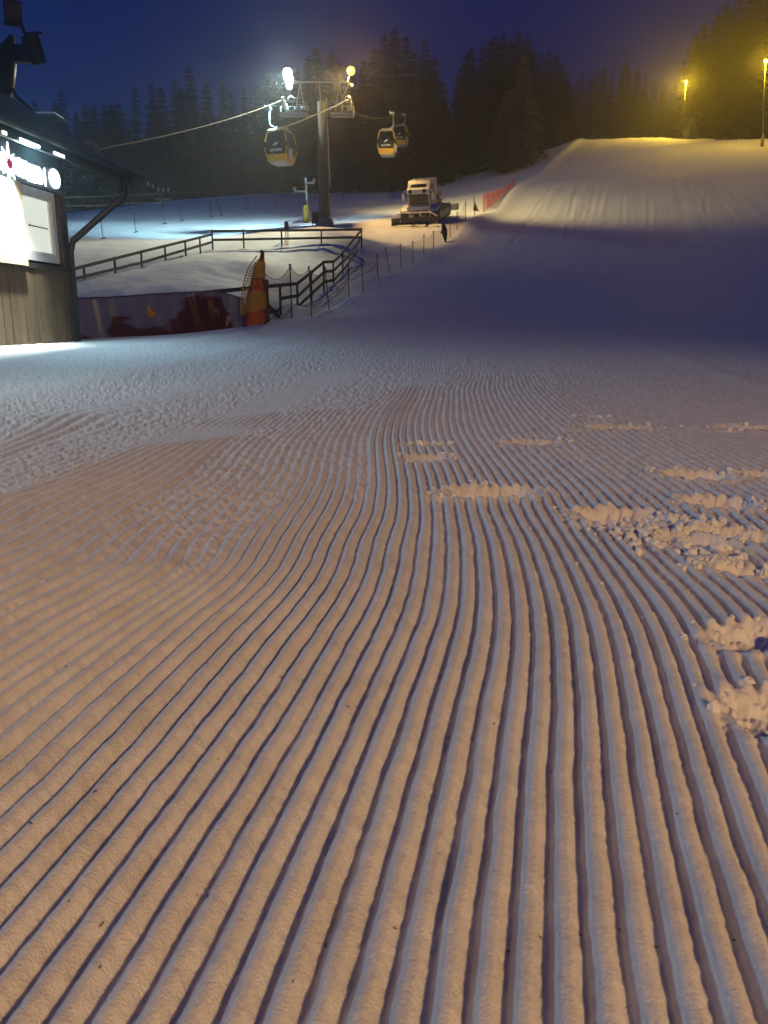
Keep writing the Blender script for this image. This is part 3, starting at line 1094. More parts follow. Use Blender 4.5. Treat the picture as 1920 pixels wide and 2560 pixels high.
# ------------------------------------------------------------------ gondola cabins
def gondola(label, base, rz, hang_dx, hang_h):
    g = thing('gondola_cabin', label, 'gondola cabin', base, rz, 'yellow and black cabins of the gondola lift')
    # sections: (z, half width, half depth)
    S = [(0.0, .56, .58), (.13, .67, .72), (.58, .78, .82), (1.20, .88, .92), (2.20, .66, .70), (2.33, .58, .62)]

    def cr(i, sx, sy, k=1.0):
        return Vector((S[i][1] * k * sx, S[i][2] * k * sy, S[i][0]))
    CO = ((-1, -1), (1, -1), (1, 1), (-1, 1))

    def band(i, j, k=1.0):
        mb = MB()
        for c in range(4):
            d = (c + 1) % 4
            mb.add([cr(i, *CO[c], k), cr(i, *CO[d], k), cr(j, *CO[d], k), cr(j, *CO[c], k)], [(0, 1, 2, 3)])
        return mb
    fl = band(0, 1)
    fl.add([cr(0, *c) for c in CO], [(0, 1, 2, 3)])
    fl.build('floor_skirt', mat('beige_plastic', (.62, .58, .48), .5), g)
    band(1, 2).build('lower_panel', YELLOW, g)
    for c in range(4):
        d = (c + 1) % 4
        mb = MB()
        mb.add([cr(2, *CO[c], .985), cr(2, *CO[d], .985), cr(3, *CO[d], .985), cr(3, *CO[c], .985)], [(0, 1, 2, 3)])
        mb.add([cr(3, *CO[c], .985), cr(3, *CO[d], .985), cr(4, *CO[d], .985), cr(4, *CO[c], .985)], [(0, 1, 2, 3)])
        mb.build('window', GLASS, g)
    rb = band(4, 5)
    rb.add([cr(5, *c) for c in CO], [(0, 1, 2, 3)])
    rb.build('roof', mat('olive_roof', (.34, .30, .20), .5), g)
    for sx, sy in CO:
        mb = MB()
        mb.tube([cr(1, sx, sy), cr(2, sx, sy), cr(2, sx, sy).lerp(cr(3, sx, sy), .72)], .05, 6)
        mb.tube([cr(3, sx, sy).lerp(cr(4, sx, sy), .22), cr(4, sx, sy)], .05, 6)
        mb.build('frame_post', YELLOW, g)
    for c in range(4):
        d = (c + 1) % 4
        mb = MB()
        mb.tube([cr(4, *CO[c]), cr(4, *CO[d])], .045, 6)
        mb.build('frame_rail', mat('pale_rail', (.55, .48, .32), .5), g)
    # white emblem and lettering on the front and back panes
    for sgn in (-1, 1):
        n0 = Vector((0, S[2][2] * sgn * .985, S[2][0]))
        n1 = Vector((0, S[3][2] * sgn * .985, S[3][0]))
        up = (n1 - n0).normalized()
        xa = Vector((1 if sgn < 0 else -1, 0, 0))
        nn = xa.cross(up)
        M = Matrix((xa, up, nn)).transposed().to_4x4()
        me = text_mesh('SZCZYRK', .215, .004, .008)
        M.translation = n0.lerp(n1, .42) + nn * .012
        me.transform(M)
        me.materials.append(PRINTW)
        t = bpy.data.objects.new('lettering', me)
        COL.objects.link(t)
        t.parent = g
        e = MB()
        cc = n0.lerp(n1, 1.0) + nn * .012 + up * .02
        shp = [(-.26, -.10), (-.12, .02), (-.02, .10), (.24, .17), (.15, .06), (.10, -.04), (-.02, -.05), (-.08, -.13), (-.13, -.06)]
        e.poly([cc + xa * x + up * y for x, y in shp], nn * .006)
        e.build('emblem', PRINTW, g)
    # ski holder beside the door, hanger arm and rope grip
    mb = MB()
    mb.box((.90, -.35, .62), (.16, .5, .62), bev=.04)
    mb.build('ski_rack', GREYP, g)
    mb = MB()
    mb.box((0, 0, 2.39), (1.1, .5, .1), bev=.03)
    for x in (-.42, -.15, .15, .42):
        mb.box((x, 0, 2.48), (.10, .4, .10))
    mb.build('suspension', GALV, g)
    mb = MB()
    s = 1 if hang_dx > 0 else -1
    mb.tube([(0, 0, 2.44), (hang_dx * .55, 0, 2.5), (hang_dx * .9, 0, 2.7), (hang_dx, 0, 2.95), (hang_dx * .93, 0, hang_h - .12)], .07, 8)
    mb.build('hanger_arm', GALV, g, smooth=True)
    mb = MB()
    mb.box((hang_dx * .93 - .1, 0, hang_h), (.42, .5, .2), bev=.04)
    mb.tube([(hang_dx * .93 - .3, -.3, hang_h + .08), (hang_dx * .93 - .3, .3, hang_h + .08)], .09, 8)
    mb.build('rope_grip', GALV, g)
    return g


ga = P(703, 412, 57)
gb = P(968, 391, 77)
gc = P(1001, 366, 97)
gondola('large dark-fronted gondola cabin left of the pylon mast', ga, R(-17), -.85, 3.85)
gondola('bright yellow gondola cabin nearest on the right of the pylon', gb, R(-8), .62, 3.85)
gondola('dim gondola cabin half hidden behind the bright yellow one', gc, R(-12), .55, 3.6)

# ------------------------------------------------------------------ timber rail fences
def lerp_tab(tab, x):
    xs = [t[0] for t in tab]
    ys = [t[1] for t in tab]
    return float(np.interp(x, xs, ys))


LEFT_D = [(150, 31.5), (200, 33.5), (290, 36), (356, 38.5), (415, 40.5), (465, 42.5), (501, 44.5), (532, 46)]
BACK_D = [(532, 46), (904, 46.5)]
RIGHT_D = [(430, 25), (500, 25.5), (600, 26.5), (660, 27.2), (702, 28.5), (744, 32.5), (779, 35), (810, 37), (834, 39), (857, 42), (904, 46.4)]


def rail_fence(label, tab, posts, rails, extra=(), rail_w=.05, rail_h=.13):
    p0 = posts[0]
    base = P(p0[0], p0[2], lerp_tab(tab, p0[0]))
    f = thing('rail_fence', label, 'fence', base)
    for px, yt, yb in posts:
        D = lerp_tab(tab, px)
        a, b = P(px, yb, D), P(px, yt, D)
        a.z = min(a.z, gz(a.x, a.y)) - .25
        b.x, b.y = a.x, a.y
        mb = MB()
        mb.box((a + b) / 2 - base, (.085, .085, b.z - a.z))
        mb.build('post', RAILWOOD, f)
    for pl in rails:
        for (xa, ya), (xb, yb) in zip(pl[:-1], pl[1:]):
            a, b = P(xa, ya, lerp_tab(tab, xa) - .08), P(xb, yb, lerp_tab(tab, xb) - .08)
            mb = MB()
            mb.bar(a - base, b - base, rail_w, rail_h)
            mb.build('rail', RAILWOOD, f)
    for (xa, ya), (xb, yb) in extra:
        mb = MB()
        mb.bar(P(xa, ya, lerp_tab(tab, xa) - .2) - base, P(xb, yb, lerp_tab(tab, xb) - .2) - base, .07, .12)
        mb.build('brace', RAILWOOD, f)
    return f


rail_fence('dark timber rail fence climbing from the kiosk to the enclosure corner', LEFT_D,
           [(213, 664, 712), (290, 643, 699), (356, 630, 682), (415, 615, 664), (465, 603, 644), (501, 594, 630)],
           [[(150, 681), (356, 629), (531, 586)], [(150, 706), (356, 656), (531, 605)], [(150, 729), (290, 693), (458, 642)]])
rail_fence('level dark timber rail fence at the top of the enclosure below the pylon', BACK_D,
           [(532, 575, 620), (610, 574, 620), (705, 576, 622), (804, 575, 615), (904, 571, 609)],
           [[(531, 578), (904, 574)], [(531, 600), (904, 593)]])
rail_fence('stepped dark timber rail fence running down to the striped net post', RIGHT_D,
           [(857, 633, 684), (834, 653, 713), (810, 654, 730), (779, 679, 752), (744, 710, 770), (702, 716, 797), (668, 716, 806)],
           [[(902, 577), (850, 639), (834, 654), (810, 655), (743, 709), (660, 717), (560, 727), (440, 740)],
            [(900, 598), (871, 641), (834, 676), (810, 680), (745, 739), (702, 746)],
            [(893, 625), (870, 660), (835, 700), (810, 705), (748, 763), (669, 783)]],
           [((665, 757), (701, 797))])

# ------------------------------------------------------------------ net fences along the piste
EPX = [(560, 17), (700, 23.5), (800, 29), (870, 34.3), (960, 39.5), (1060, 46), (1160, 57), (1280, 78), (1380, 112)]


def net_fence(label, poles, netm, polem, first=None):
    base = P(poles[0][2], poles[0][3], lerp_tab(EPX, poles[0][2]))
    f = thing('net_fence', label, 'net fence', base)
    ends = []
    for xt, yt, xb, yb in poles:
        D = lerp_tab(EPX, xb)
        a, b = P(xb, yb, D), P(xt, yt, D)
        a.z = min(a.z, gz(a.x, a.y)) - .05
        mb = MB()
        mb.tube([a - Vector((0, 0, .2)) - base, b - base], .022, 6)
        mb.build('pole', polem, f)
        mb = MB()
        mb.tube([b - base - Vector((0, 0, .05)), b - base + Vector((0, 0, .03))], .04, 6)
        mb.build('pole_cap', polem, f)
        ends.append((a, b))
    if first:
        ends.insert(0, first)
    for (a0, b0), (a1, b1) in zip(ends[:-1], ends[1:]):
        L = ((a1 - a0).xy).length
        sag = min(.28, .09 * L)
        mb = MB()

        def pt(t, h):
            s = 4 * t * (1 - t)
            lo, hi = a0.lerp(a1, t), b0.lerp(b1, t) - Vector((0, 0, sag * s))
            lo.z = max(lo.z, gz(lo.x, lo.y))
            return lo.lerp(hi, h) - base
        far = a0.y
        nh = 7 if far < 45 else 5
        for k in range(nh + 1):
            h = .06 + .92 * k / nh
            mb.tube([pt(t, h) for t in np.linspace(0, 1, 9)], .011 if k == nh else .0045, 3, False)
        nv = int(L / (.09 if far < 32 else .16 if far < 60 else .22))
        for k in range(1, nv):
            t = k / nv
            mb.tube([pt(t, .06), pt(t, .98)], .004 if far < 60 else .007, 3, False)
        o = mb.build('net', netm, f)
        o['kind'] = 'stuff'
    return f


DARK_POLES = [(725, 662, 730, 790), (772, 668, 780, 779), (812, 668, 824, 767), (871, 660, 873, 745), (904, 651, 909, 730),
              (942, 637, 947, 711), (964, 619, 978, 696), (1001, 611, 1004, 677), (1032, 604, 1033, 663), (1060, 587, 1059, 648),
              (1084, 578, 1084, 631), (1126, 546, 1125, 597), (1143, 531, 1143, 580), (1164, 504, 1164, 561)]
a = P(664, 806, 20.9)
net_fence('dark safety net fence on thin poles beside the piste', DARK_POLES, NETD, POLED, (a, P(661, 680, 20.9)))
RED_POLES = [(1208, 485, 1208, 530), (1219, 482, 1219, 522), (1230, 479, 1230, 515), (1241, 476, 1241, 509), (1251, 473, 1252, 503),
             (1263, 466, 1263, 495), (1274, 458, 1274, 484), (1286, 447, 1286, 472)]


def red_net():
    """two rows of close mesh that read as a red veil"""
    f = net_fence('red safety net fence higher up beside the piste', RED_POLES, NETR, NETR)
    base = f.location
    mb = MB()
    for (x0, y0, u0, v0), (x1, y1, u1, v1) in zip(RED_POLES[:-1], RED_POLES[1:]):
        a0, b0 = P(u0, v0, lerp_tab(EPX, u0)), P(x0, y0, lerp_tab(EPX, u0))
        a1, b1 = P(u1, v1, lerp_tab(EPX, u1)), P(x1, y1, lerp_tab(EPX, u1))
        for k in range(9):
            h = k / 8
            mb.tube([a0.lerp(b0, h) - base, a1.lerp(b1, h) - base], .013, 3, False)
        for k in range(9):
            t = k / 9
            mb.tube([a0.lerp(a1, t) - base, b0.lerp(b1, t) - base], .014, 3, False)
    o = mb.build('close_mesh', NETR, f)
    o['kind'] = 'stuff'


red_net()

# ------------------------------------------------------------------ post draped with striped netting
DP = 20.6
pb = P(663, 812, DP)
pb.z = gz(pb.x, pb.y)
post = thing('netted_post', 'leaning post draped in orange and yellow striped safety netting', 'padded post', pb)
tp, bt = P(654, 626, DP), P(664, 815, DP)
bt.z = min(bt.z, pb.z) - .1
mb = MB()
mb.tube([bt - pb, tp - pb], .035, 8)
mb.build('pole', DARK, post)
mb = MB()
mb.box((P(664, 752, DP) - pb) + Vector((0, .12, 0)), (.14, .12, 1.1), bev=.03)
mb.build('pad', mat('dark_red_pad', (.10, .03, .03), .7), post)
LB = [(626, 648), (640, 645), (660, 634), (700, 622), (740, 613), (780, 606), (812, 603), (832, 604)]


def drape(y, t, wob=0.0):
    """point of the drape at photo row y, t from its left hem (0) to the post (1)"""
    xl, xr = lerp_tab(LB, y), 661 + 4 * (y - 626) / 190
    p = P(xl + (xr - xl) * t, y - 14 * t * (y > 700) * ((y - 700) / 130) + 4, DP)
    out = .30 * math.sin(math.pi * min(1, t * 1.05)) * (y - 610) / 220
    p.y -= out + wob
    if t < .3:
        p.y += (.3 - t) * .9
    return p - pb


BANDS = [(626, 650, 'o'), (650, 668, 'y'), (668, 690, 'y'), (690, 728, 'o'), (728, 776, 'y'), (776, 834, 'o')]
for y0, y1, k in BANDS:
    mb = MB()
    if k == 'o':
        rows = []
        for y in np.linspace(y0, y1, 12):
            rows.append([drape(y, t, .018 * math.sin(t * 31 + y * .13) + .012 * math.sin(t * 67 + y * .4)) for t in np.linspace(0, 1, 26)])
        mb.grid(rows)
        mb.build('orange_band', NETO, post, smooth=True)
    else:
        n = int((y1 - y0) / 5.5)
        for y in np.linspace(y0, y1, n + 1):
            mb.tube([drape(y + 1.5 * math.sin(t * 9 + y), t) for t in np.linspace(0, 1, 14)], .017, 5)
        for t in np.linspace(0, 1, 15):
            mb.tube([drape(y, t) for y in np.linspace(y0, y1, 5)], .012, 4)
        mb.build('yellow_band', NETY, post)
        mb = MB()
        mb.grid([[drape(y, t) + Vector((0, .12, 0)) for t in np.linspace(0, 1, 10)] for y in np.linspace(y0, y1, 5)])
        mb.build('inner_layer', mat('ochre_net', (.34, .19, .03), .8), post, smooth=True)

mb = MB()
LB2 = [(640, 642), (650, 634), (668, 622), (690, 614), (720, 607), (750, 603), (785, 602)]
for y in np.linspace(644, 782, 22):
    a, b = P(lerp_tab(LB2, y), y + 5, DP - .1) - pb, drape(y, .12) + Vector((0, -.03, 0))
    mb.tube([a, a.lerp(b, .5) + Vector((0, -.06, -.03)), b], .011, 4)
mb.tube([P(x, y, DP - .1) - pb for y, x in LB2], .016, 5)
for k in (.35, .7):
    mb.tube([(P(lerp_tab(LB2, y), y + 5, DP - .1) - pb).lerp(drape(y, .12), k) + Vector((0, -.05, -.02)) for y in np.linspace(648, 780, 9)], .009, 4)
mb.build('loose_net', NETY, post)

# ------------------------------------------------------------------ printed banner on the lower fence
def banner():
    tab = [(185, 17.6), (300, 18.6), (420, 19.8), (520, 20.8), (612, 21.6)]
    topy = [(185, 747), (280, 744), (420, 734), (525, 729), (560, 733), (612, 748)]
    b0 = P(200, 850, 17.7)
    b0.z = gz(b0.x, b0.y)
    t0 = thing('banner', 'creased white banner with dark red print along the fence right of the kiosk', 'banner', b0)
    m = bpy.data.materials.new('banner_print')
    m.use_nodes = True
    n, l = m.node_tree.nodes, m.node_tree.links
    bs = n['Principled BSDF']
    bs.inputs['Roughness'].default_value = 0.38
    tc = n.new('ShaderNodeTexCoord')
    sp = n.new('ShaderNodeSeparateXYZ')
    l.new(tc.outputs['UV'], sp.inputs[0])
    # red ground: lower part in the middle, whole height towards the right end, blots on the left
    nz = n.new('ShaderNodeTexNoise')
    nz.inputs['Scale'].default_value = 5.0
    nz.inputs['Detail'].default_value = 3
    l.new(tc.outputs['UV'], nz.inputs['Vector'])
    edge = n.new('ShaderNodeValToRGB')
    e = edge.color_ramp.elements
    for pos, v in ((0.0, .50), (.09, .42), (.16, .20), (.22, .66), (.36, .50), (.44, .46), (.56, .52), (.64, .80), (.74, .95), (.86, 1.0), (.90, .55), (1.0, .15)):
        if pos == 0:
            e[0].position, e[0].color = 0, (v, v, v, 1)
        elif pos == 1:
            e[-1].position, e[-1].color = 1, (v, v, v, 1)
        else:
            k = e.new(pos)
            k.color = (v, v, v, 1)
    l.new(sp.outputs['X'], edge.inputs['Fac'])
    a1 = n.new('ShaderNodeMath')
    a1.operation = 'SUBTRACT'
    l.new(edge.outputs['Color'], a1.inputs[0])
    l.new(sp.outputs['Y'], a1.inputs[1])
    a2 = n.new('ShaderNodeMath')
    a2.operation = 'MULTIPLY_ADD'
    l.new(nz.outputs['Fac'], a2.inputs[0])
    a2.inputs[1].default_value = 0.9
    a2.inputs[2].default_value = -0.45
    a3 = n.new('ShaderNodeMath')
    a3.operation = 'ADD'
    l.new(a1.outputs[0], a3.inputs[0])
    l.new(a2.outputs[0], a3.inputs[1])
    ramp = n.new('ShaderNodeValToRGB')
    ramp.color_ramp.elements[0].position = 0.0
    ramp.color_ramp.elements[0].color = (.22, .25, .40, 1)
    ramp.color_ramp.elements[1].position = 0.10
    ramp.color_ramp.elements[1].color = (.09, .014, .012, 1)
    l.new(a3.outputs[0], ramp.inputs['Fac'])
    l.new(ramp.outputs['Color'], bs.inputs['Base Color'])

    def pt(u, v):
        px = 185 + (612 - 185) * u
        D = lerp_tab(tab, px)
        top = P(px, lerp_tab(topy, px), D)
        z0 = gz(top.x, top.y) - .25
        fold = (.085 * math.sin(u * 55 + v * 3.5) * (.25 + math.exp(-((u - .20) / .06) ** 2) + .8 * math.exp(-((u - .72) / .13) ** 2))
                + .03 * math.sin(u * 23 + 7 * v) + .05 * math.sin(u * 9 + 2) + .03 * math.sin(v * 9 - u * 60) * math.exp(-((u - .5) / .1) ** 2)
                + .05 * math.sin(u * 90 - v * 6) * math.exp(-((u - .88) / .05) ** 2))
        q = top.copy()
        q.z = z0 + (top.z - z0) * v
        q.y += fold - .12 * math.sin(v * math.pi)
        return q - b0
    NU, NV = 150, 24
    mb = MB()
    mb.grid([[pt(u, v) for u in np.linspace(0, 1, NU)] for v in np.linspace(0, 1, NV)])
    o = mb.build('sheet', m, t0, smooth=True)
    uv = o.data.uv_layers.new(name='uv')
    vi = np.zeros(len(o.data.loops), np.int32)
    o.data.loops.foreach_get('vertex_index', vi)
    u = (vi % NU) / (NU - 1)
    v = (vi // NU) / (NV - 1)
    uv.data.foreach_set('uv', np.c_[u, v].astype(np.float32).ravel())
    so = o.modifiers.new('thick', 'SOLIDIFY')
    so.thickness = .006
    # printed yellow mark
    def up(px, py):
        u = (px - 185) / (612 - 185)
        D = lerp_tab(tab, px)
        top = P(px, lerp_tab(topy, px), D)
        z0 = gz(top.x, top.y) - .25
        q = P(px, py, D)
        q = pt(u, (q.z - z0) / (top.z - z0))
        q.y -= .03
        return q
    sh = [(369, 762), (374, 768), (380, 777), (386, 776), (390, 781), (387, 785), (386, 790), (377, 793), (371, 789), (370, 776)]
    mk = MB()
    mk.poly([up(*s) for s in sh], (0, .01, 0))
    mk.build('printed_mark', mat('yellow_print', (.75, .42, .03), .5), t0)
    cord = MB()
    cord.tube([pt(u, 1.0) + Vector((0, 0, .012)) for u in np.linspace(0, 1, 60)], .016, 5)
    cord.build('hem_cord', POLED, t0)
    for px in (281, 436, 525):
        D = lerp_tab(tab, px)
        q = P(px, lerp_tab(topy, px) - 3, D)
        s = MB()
        s.tube([Vector((q.x, q.y + .05, gz(q.x, q.y) - .3)) - b0, q + Vector((0, .05, 0)) - b0], .03, 6)
        s.build('stake', POLED, t0)


banner()

# ------------------------------------------------------------------ drag lift: rope, hangers, towers
def lift_depth(px):
    return 52 + (px - 257) * .084


def drag_rope_y(px):
    return lerp_tab([(150, 493), (257, 489), (429, 482), (540, 477), (700, 468), (800, 460), (900, 450)], px)


rope('drag_lift_rope', [P(x, drag_rope_y(x), lift_depth(x)) for x in (120, 300, 429, 540, 700, 790, 900)], .014,
     'thin rope of the drag lift with hangers crossing the slope behind the fence', .05)
rope('drag_lift_rope', [P(x, drag_rope_y(x) + 22, lift_depth(x) - 3) for x in (150, 340, 456, 553, 640, 735)], .012,
     'lower return rope of the drag lift in front of its upper rope', .05)
HANG = [(251, 539, 257, 597, 0, 'dark J-shaped drag lift hanger nearest the kiosk downpipe'),
        (330, 521, 341, 614, 1, 'long bent drag lift hanger, second from the kiosk and lowest of all'),
        (406, 508, 412, 580, 0, 'straight dark drag lift hanger under the return wheel'),
        (447, 514, 456, 596, 1, 'bent drag lift hanger just right of the return wheel'),
        (525, 508, 528, 564, 0, 'short dark drag lift hanger above the enclosure corner post'),
        (545, 508, 553, 574, 1, 'pale bent drag lift hanger right above the corner of the enclosure'),
        (613, 493, 615, 550, 0, 'small drag lift hanger left of the two white ones'),
        (625, 493, 633, 560, 2, 'white-tubed drag lift hanger with a bent top, left one of the white pair'),
        (680, 494, 681, 537, 2, 'short thick white drag lift hanger below the left gondola cabin'),
        (686, 497, 690, 546, 1, 'thin drag lift hanger right behind the short thick white one'),
        (739, 485, 742, 535, 2, 'white drag lift hanger just left of the yellow padded tower'),
        (789, 474, 789, 511, 1, 'drag lift hanger close to the left side of the pylon mast'),
        (828, 474, 828, 512, 0, 'drag lift hanger first to the right of the pylon mast'),
        (856, 472, 857, 505, 0, 'drag lift hanger second to the right of the pylon mast'),
        (884, 467, 884, 495, 0, 'farthest drag lift hanger, third right of the pylon mast')]
for px, y0, hx, hy, kind, lab in HANG:
    D = lift_depth(px)
    ry = drag_rope_y(px) + (22 if kind == 1 and px < 740 else 0)
    top = P(px, ry, D)
    base = P(hx, hy, D)
    g0 = gz(base.x, base.y)
    if base.z < g0 + .05:                       # keep the handle clear of the snow
        base.z = g0 + .05
    t = thing('drag_lift_hanger', lab, 'lift hanger', base, 0, 'hangers of the drag lift')
    kn = P(px, y0, D) - base
    mb = MB()
    if kind == 1:
        mb.tube([top - base, kn + Vector((-.12, 0, .2)), kn + Vector((-.02, 0, -.05)), kn + Vector((.12, 0, -.25))], .016, 5)
    else:
        mb.tube([top - base, kn], .013, 5)
    mb.build('tether', POLED if kind != 2 else STEEL, t)
    mb = MB()
    s = kn + (Vector((.12, 0, -.25)) if kind == 1 else Vector((0, 0, 0)))
    mb.tube([s, s.lerp(Vector((0, 0, .35)), .97), Vector((.02, 0, .18)), Vector((.08, 0, .04))], .026 if kind != 2 else .05, 6)
    mb.build('bar', POLED if kind != 2 else PRINTW, t)
    mb = MB()
    mb.tube([Vector((-.13, 0, .0)), Vector((.0, 0, .03)), Vector((.22, 0, .07))], .035, 6)
    mb.build('handle', BLACK, t)

# return wheel of the drag lift with spare plates
rb = hit(406, 520, 50, 140)
D = rb.y / ray(406, 520).y
ret = thing('return_station', 'small drag lift return wheel on a post with pale plates above', 'lift wheel', rb)
wz = P(408, 500, D)
mb = MB()
mb.tube([Vector((0, 0, -.3)), wz - rb], .10, 8)
mb.build('post', POLED, ret)
mb = MB()
c = wz - rb
mb.tube([c + Vector((math.cos(t) * .8, math.sin(t) * .8, .05)) for t in np.linspace(0, 2 * math.pi, 25)], .07, 6)
for k in range(6):
    t = k * math.pi / 3
    mb.bar(c + Vector((0, 0, .05)), c + Vector((math.cos(t) * .8, math.sin(t) * .8, .05)), .06, .06)
mb.build('wheel', mat('ochre_rim', (.32, .27, .14), .6), ret)
mb = MB()
mb.tube([c, P(408, 470, D) - rb, P(362, 452, D) - rb], .035, 6)
mb.build('arm', POLED, ret)
for px, py in ((371, 459.5), (382.5, 465.5), (396, 473.5), (408, 475.5), (421, 474)):
    q = P(px, py, D) - rb
    mb = MB()
    mb.box(q, (.20, .04, .36), bev=.01)
    mb.bar(q + Vector((0, 0, .18)), q + Vector((0, 0, .42)), .02, .02)
    mb.build('plate', GREYP, ret)

# padded tower of the drag lift
tb = hit(770, 556, 50, 110)
D = tb.y / ray(770, 556).y
tw = thing('drag_lift_tower', 'blue-lit drag lift tower with two arms and a yellow padded foot', 'lift tower', tb)
q = lambda x, y: P(x, y, D) - tb
BLUE_LIT = mat('blue_lit_paint', (.42, .52, .58), .45, .2)  # the floodlight's blue cast is put into this base colour
mb = MB()
mb.tube([Vector((0, 0, -.3)), q(764, 445)], .085, 10)
mb.build('mast', BLUE_LIT, tw, smooth=True)
mb = MB()
mb.bar(q(762, 457), q(785, 457), .10, .12)
mb.bar(q(783, 449), q(784, 460), .08, .08)
mb.build('arm', BLUE_LIT, tw)
mb = MB()
mb.bar(q(764, 479), q(736, 478), .10, .12)
mb.bar(q(737, 472), q(737, 482), .09, .09)
mb.build('arm', BLUE_LIT, tw)
for x, y in ((785, 451), (736, 472)):
    mb = MB()
    c = q(x, y)
    mb.tube([c + Vector((0, -.05, 0)), c + Vector((0, .05, 0))], .16, 12)
    mb.build('pulley', STEEL, tw)
mb = MB()
mb.tube([q(766, 556), q(766, 540), q(764, 515)], [.23, .26, .22], 10)
mb.build('yellow_pad', mat('yellow_pad', (.62, .50, .05), .6), tw, smooth=True)
mb = MB()
mb.box(q(763, 508) + Vector((0, -.22, 0)), (.30, .05, .42), bev=.02)
mb.build('sign_plate', DARK, tw)

fb = hit(974, 474, 80, 140)
D = fb.y / ray(974, 474).y
t2 = thing('drag_lift_tower', 'thin far drag lift tower by the trees below the yellow cabin', 'lift tower', fb)
q = lambda x, y: P(x, y, D) - fb
mb = MB()
mb.tube([Vector((0, 0, -.3)), q(973, 404)], .09, 8)
mb.build('mast', STEEL, t2)
mb = MB()
mb.bar(q(957, 430), q(974, 431), .10, .12)
mb.bar(q(973, 424), q(988, 424), .10, .12)
mb.build('arm', STEEL, t2)
mb = MB()
mb.tube([q(988, 423), q(989, 440)], .05, 6)
mb.build('strut', STEEL, t2)

# short hydrant post behind the level fence
hb_ = P(717, 588, 47.6)
hb_.z = gz(hb_.x, hb_.y)
hy = thing('snow_hydrant', 'short dark snow-making hydrant behind the level fence', 'hydrant', hb_)
hgt = (P(717, 555, 47.6) - hb_).z
mb = MB()
mb.box((0, 0, hgt - .28), (.24, .24, .56), bev=.04)
mb.build('cabinet', DARK, hy)
mb = MB()
mb.tube([(-.06, 0, -.2), (-.06, 0, hgt - .5)], .035, 6)
mb.tube([(.07, 0, -.2), (.07, 0, hgt - .5)], .035, 6)
mb.build('pipe', STEEL, hy)

# ------------------------------------------------------------------ marker poles at the piste edge
D = lerp_tab(EPX, 1113)
mbse = P(1114, 617, D)
mbse.z = gz(mbse.x, mbse.y) - .02
mk = thing('marker_pole', 'tilted marker pole with a dark rolled flag beside the net fence', 'marker pole', mbse)
q = lambda x, y: P(x, y, D) - mbse
mb = MB()
mb.tube([q(1115, 622), q(1103, 543)], .02, 6)
mb.build('pole', POLED, mk)
mb = MB()
mb.tube([q(1107, 553), q(1108, 560), q(1111, 575), q(1112, 587), q(1114, 603), q(1115, 612)], [.05, .11, .20, .17, .07, .05], 9)
mb.tube([q(1108, 575), q(1104, 580), q(1110, 586)], [.04, .10, .04], 7)
mb.build('rolled_flag', mat('brown_cloth', (.05, .035, .02), .8), mk, smooth=True)
D = lerp_tab(EPX, 1186)
mbse = P(1187, 548, D)
mbse.z = gz(mbse.x, mbse.y) - .02
mk = thing('marker_pole', 'upright marker pole with a brown and yellow pennant right of the snow groomer', 'marker pole', mbse)
q = lambda x, y: P(x, y, D) - mbse
mb = MB()
mb.tube([q(1187, 552), q(1185, 487)], .03, 6)
mb.build('pole', POLED, mk)
mb = MB()
o = Vector((0, -.06, 0))
A, B_, Cc = q(1185, 500), q(1182, 526), q(1197, 529)
rows = []
for s in np.linspace(0, 1, 7):
    l_, r_ = A.lerp(B_, s), A.lerp(Cc, s)
    rows.append([l_.lerp(r_, t) + o + Vector((0, .05 * math.sin(t * 7 + s * 4), 0)) for t in np.linspace(0, 1, 7)])
mb.grid(rows)
f = mb.build('pennant', mat('ochre_cloth', (.20, .13, .03), .8), mk, smooth=True)
so = f.modifiers.new('thick', 'SOLIDIFY')
so.thickness = .01

# ------------------------------------------------------------------ snow groomer
gb_ = hit(1062, 549, 50, 80)
gr = thing('snow_groomer', 'white snow groomer with a wide front blade parked below the trees', 'snow groomer', gb_, R(-19))
gr.scale = (.87, .87, .87)
fv = Vector((math.sin(R(-19)), -math.cos(R(-19)), 0))
pitch = math.atan2(gz(gb_.x - fv.x * 2, gb_.y - fv.y * 2) - gz(gb_.x + fv.x * 2, gb_.y + fv.y * 2), 4.0)
gr.rotation_euler = (pitch, 0, R(-19))
mb = MB()
prof = [(-1.50, 1.30), (-1.62, 2.30), (-1.80, 2.36), (-1.78, 2.66), (-1.36, 2.76), (-1.22, 3.05), (-1.02, 3.28), (.75, 3.32), (.80, 1.15), (-1.2, 1.15)]
mb.poly([(-.97, y, z) for y, z in prof], (1.94, 0, 0))
mb.build('cab', WHITEP, gr)


def quad(name, pts, m, depth=(0, -.03, 0)):
    mb = MB()
    mb.poly(pts, depth)
    return mb.build(name, m, gr)


ws = quad('windscreen', [(-.86, -1.505, 1.36), (.86, -1.505, 1.36), (.86, -1.612, 2.27), (-.86, -1.612, 2.27)], GLASS)
wp = MB()
wp.tube([(-.1, -1.56, 1.36), (.12, -1.60, 1.8), (.02, -1.66, 2.2)], .015, 5)
wp.build('wiper', BLACK, ws)
quad('roof_window', [(-.72, -1.345, 2.80), (.72, -1.345, 2.80), (.66, -1.225, 3.03), (-.66, -1.225, 3.03)], GLASS)
quad('side_window', [(.97, -1.45, 1.5), (.97, .1, 1.5), (.97, .1, 2.95), (.97, -1.1, 2.95), (.97, -1.3, 2.72), (.97, -1.55, 2.3)], GLASS, (.02, 0, 0))
quad('side_window', [(-.97, -1.45, 1.5), (-.97, .1, 1.5), (-.97, .1, 2.95), (-.97, -1.1, 2.95), (-.97, -1.3, 2.72), (-.97, -1.55, 2.3)], GLASS, (-.02, 0, 0))
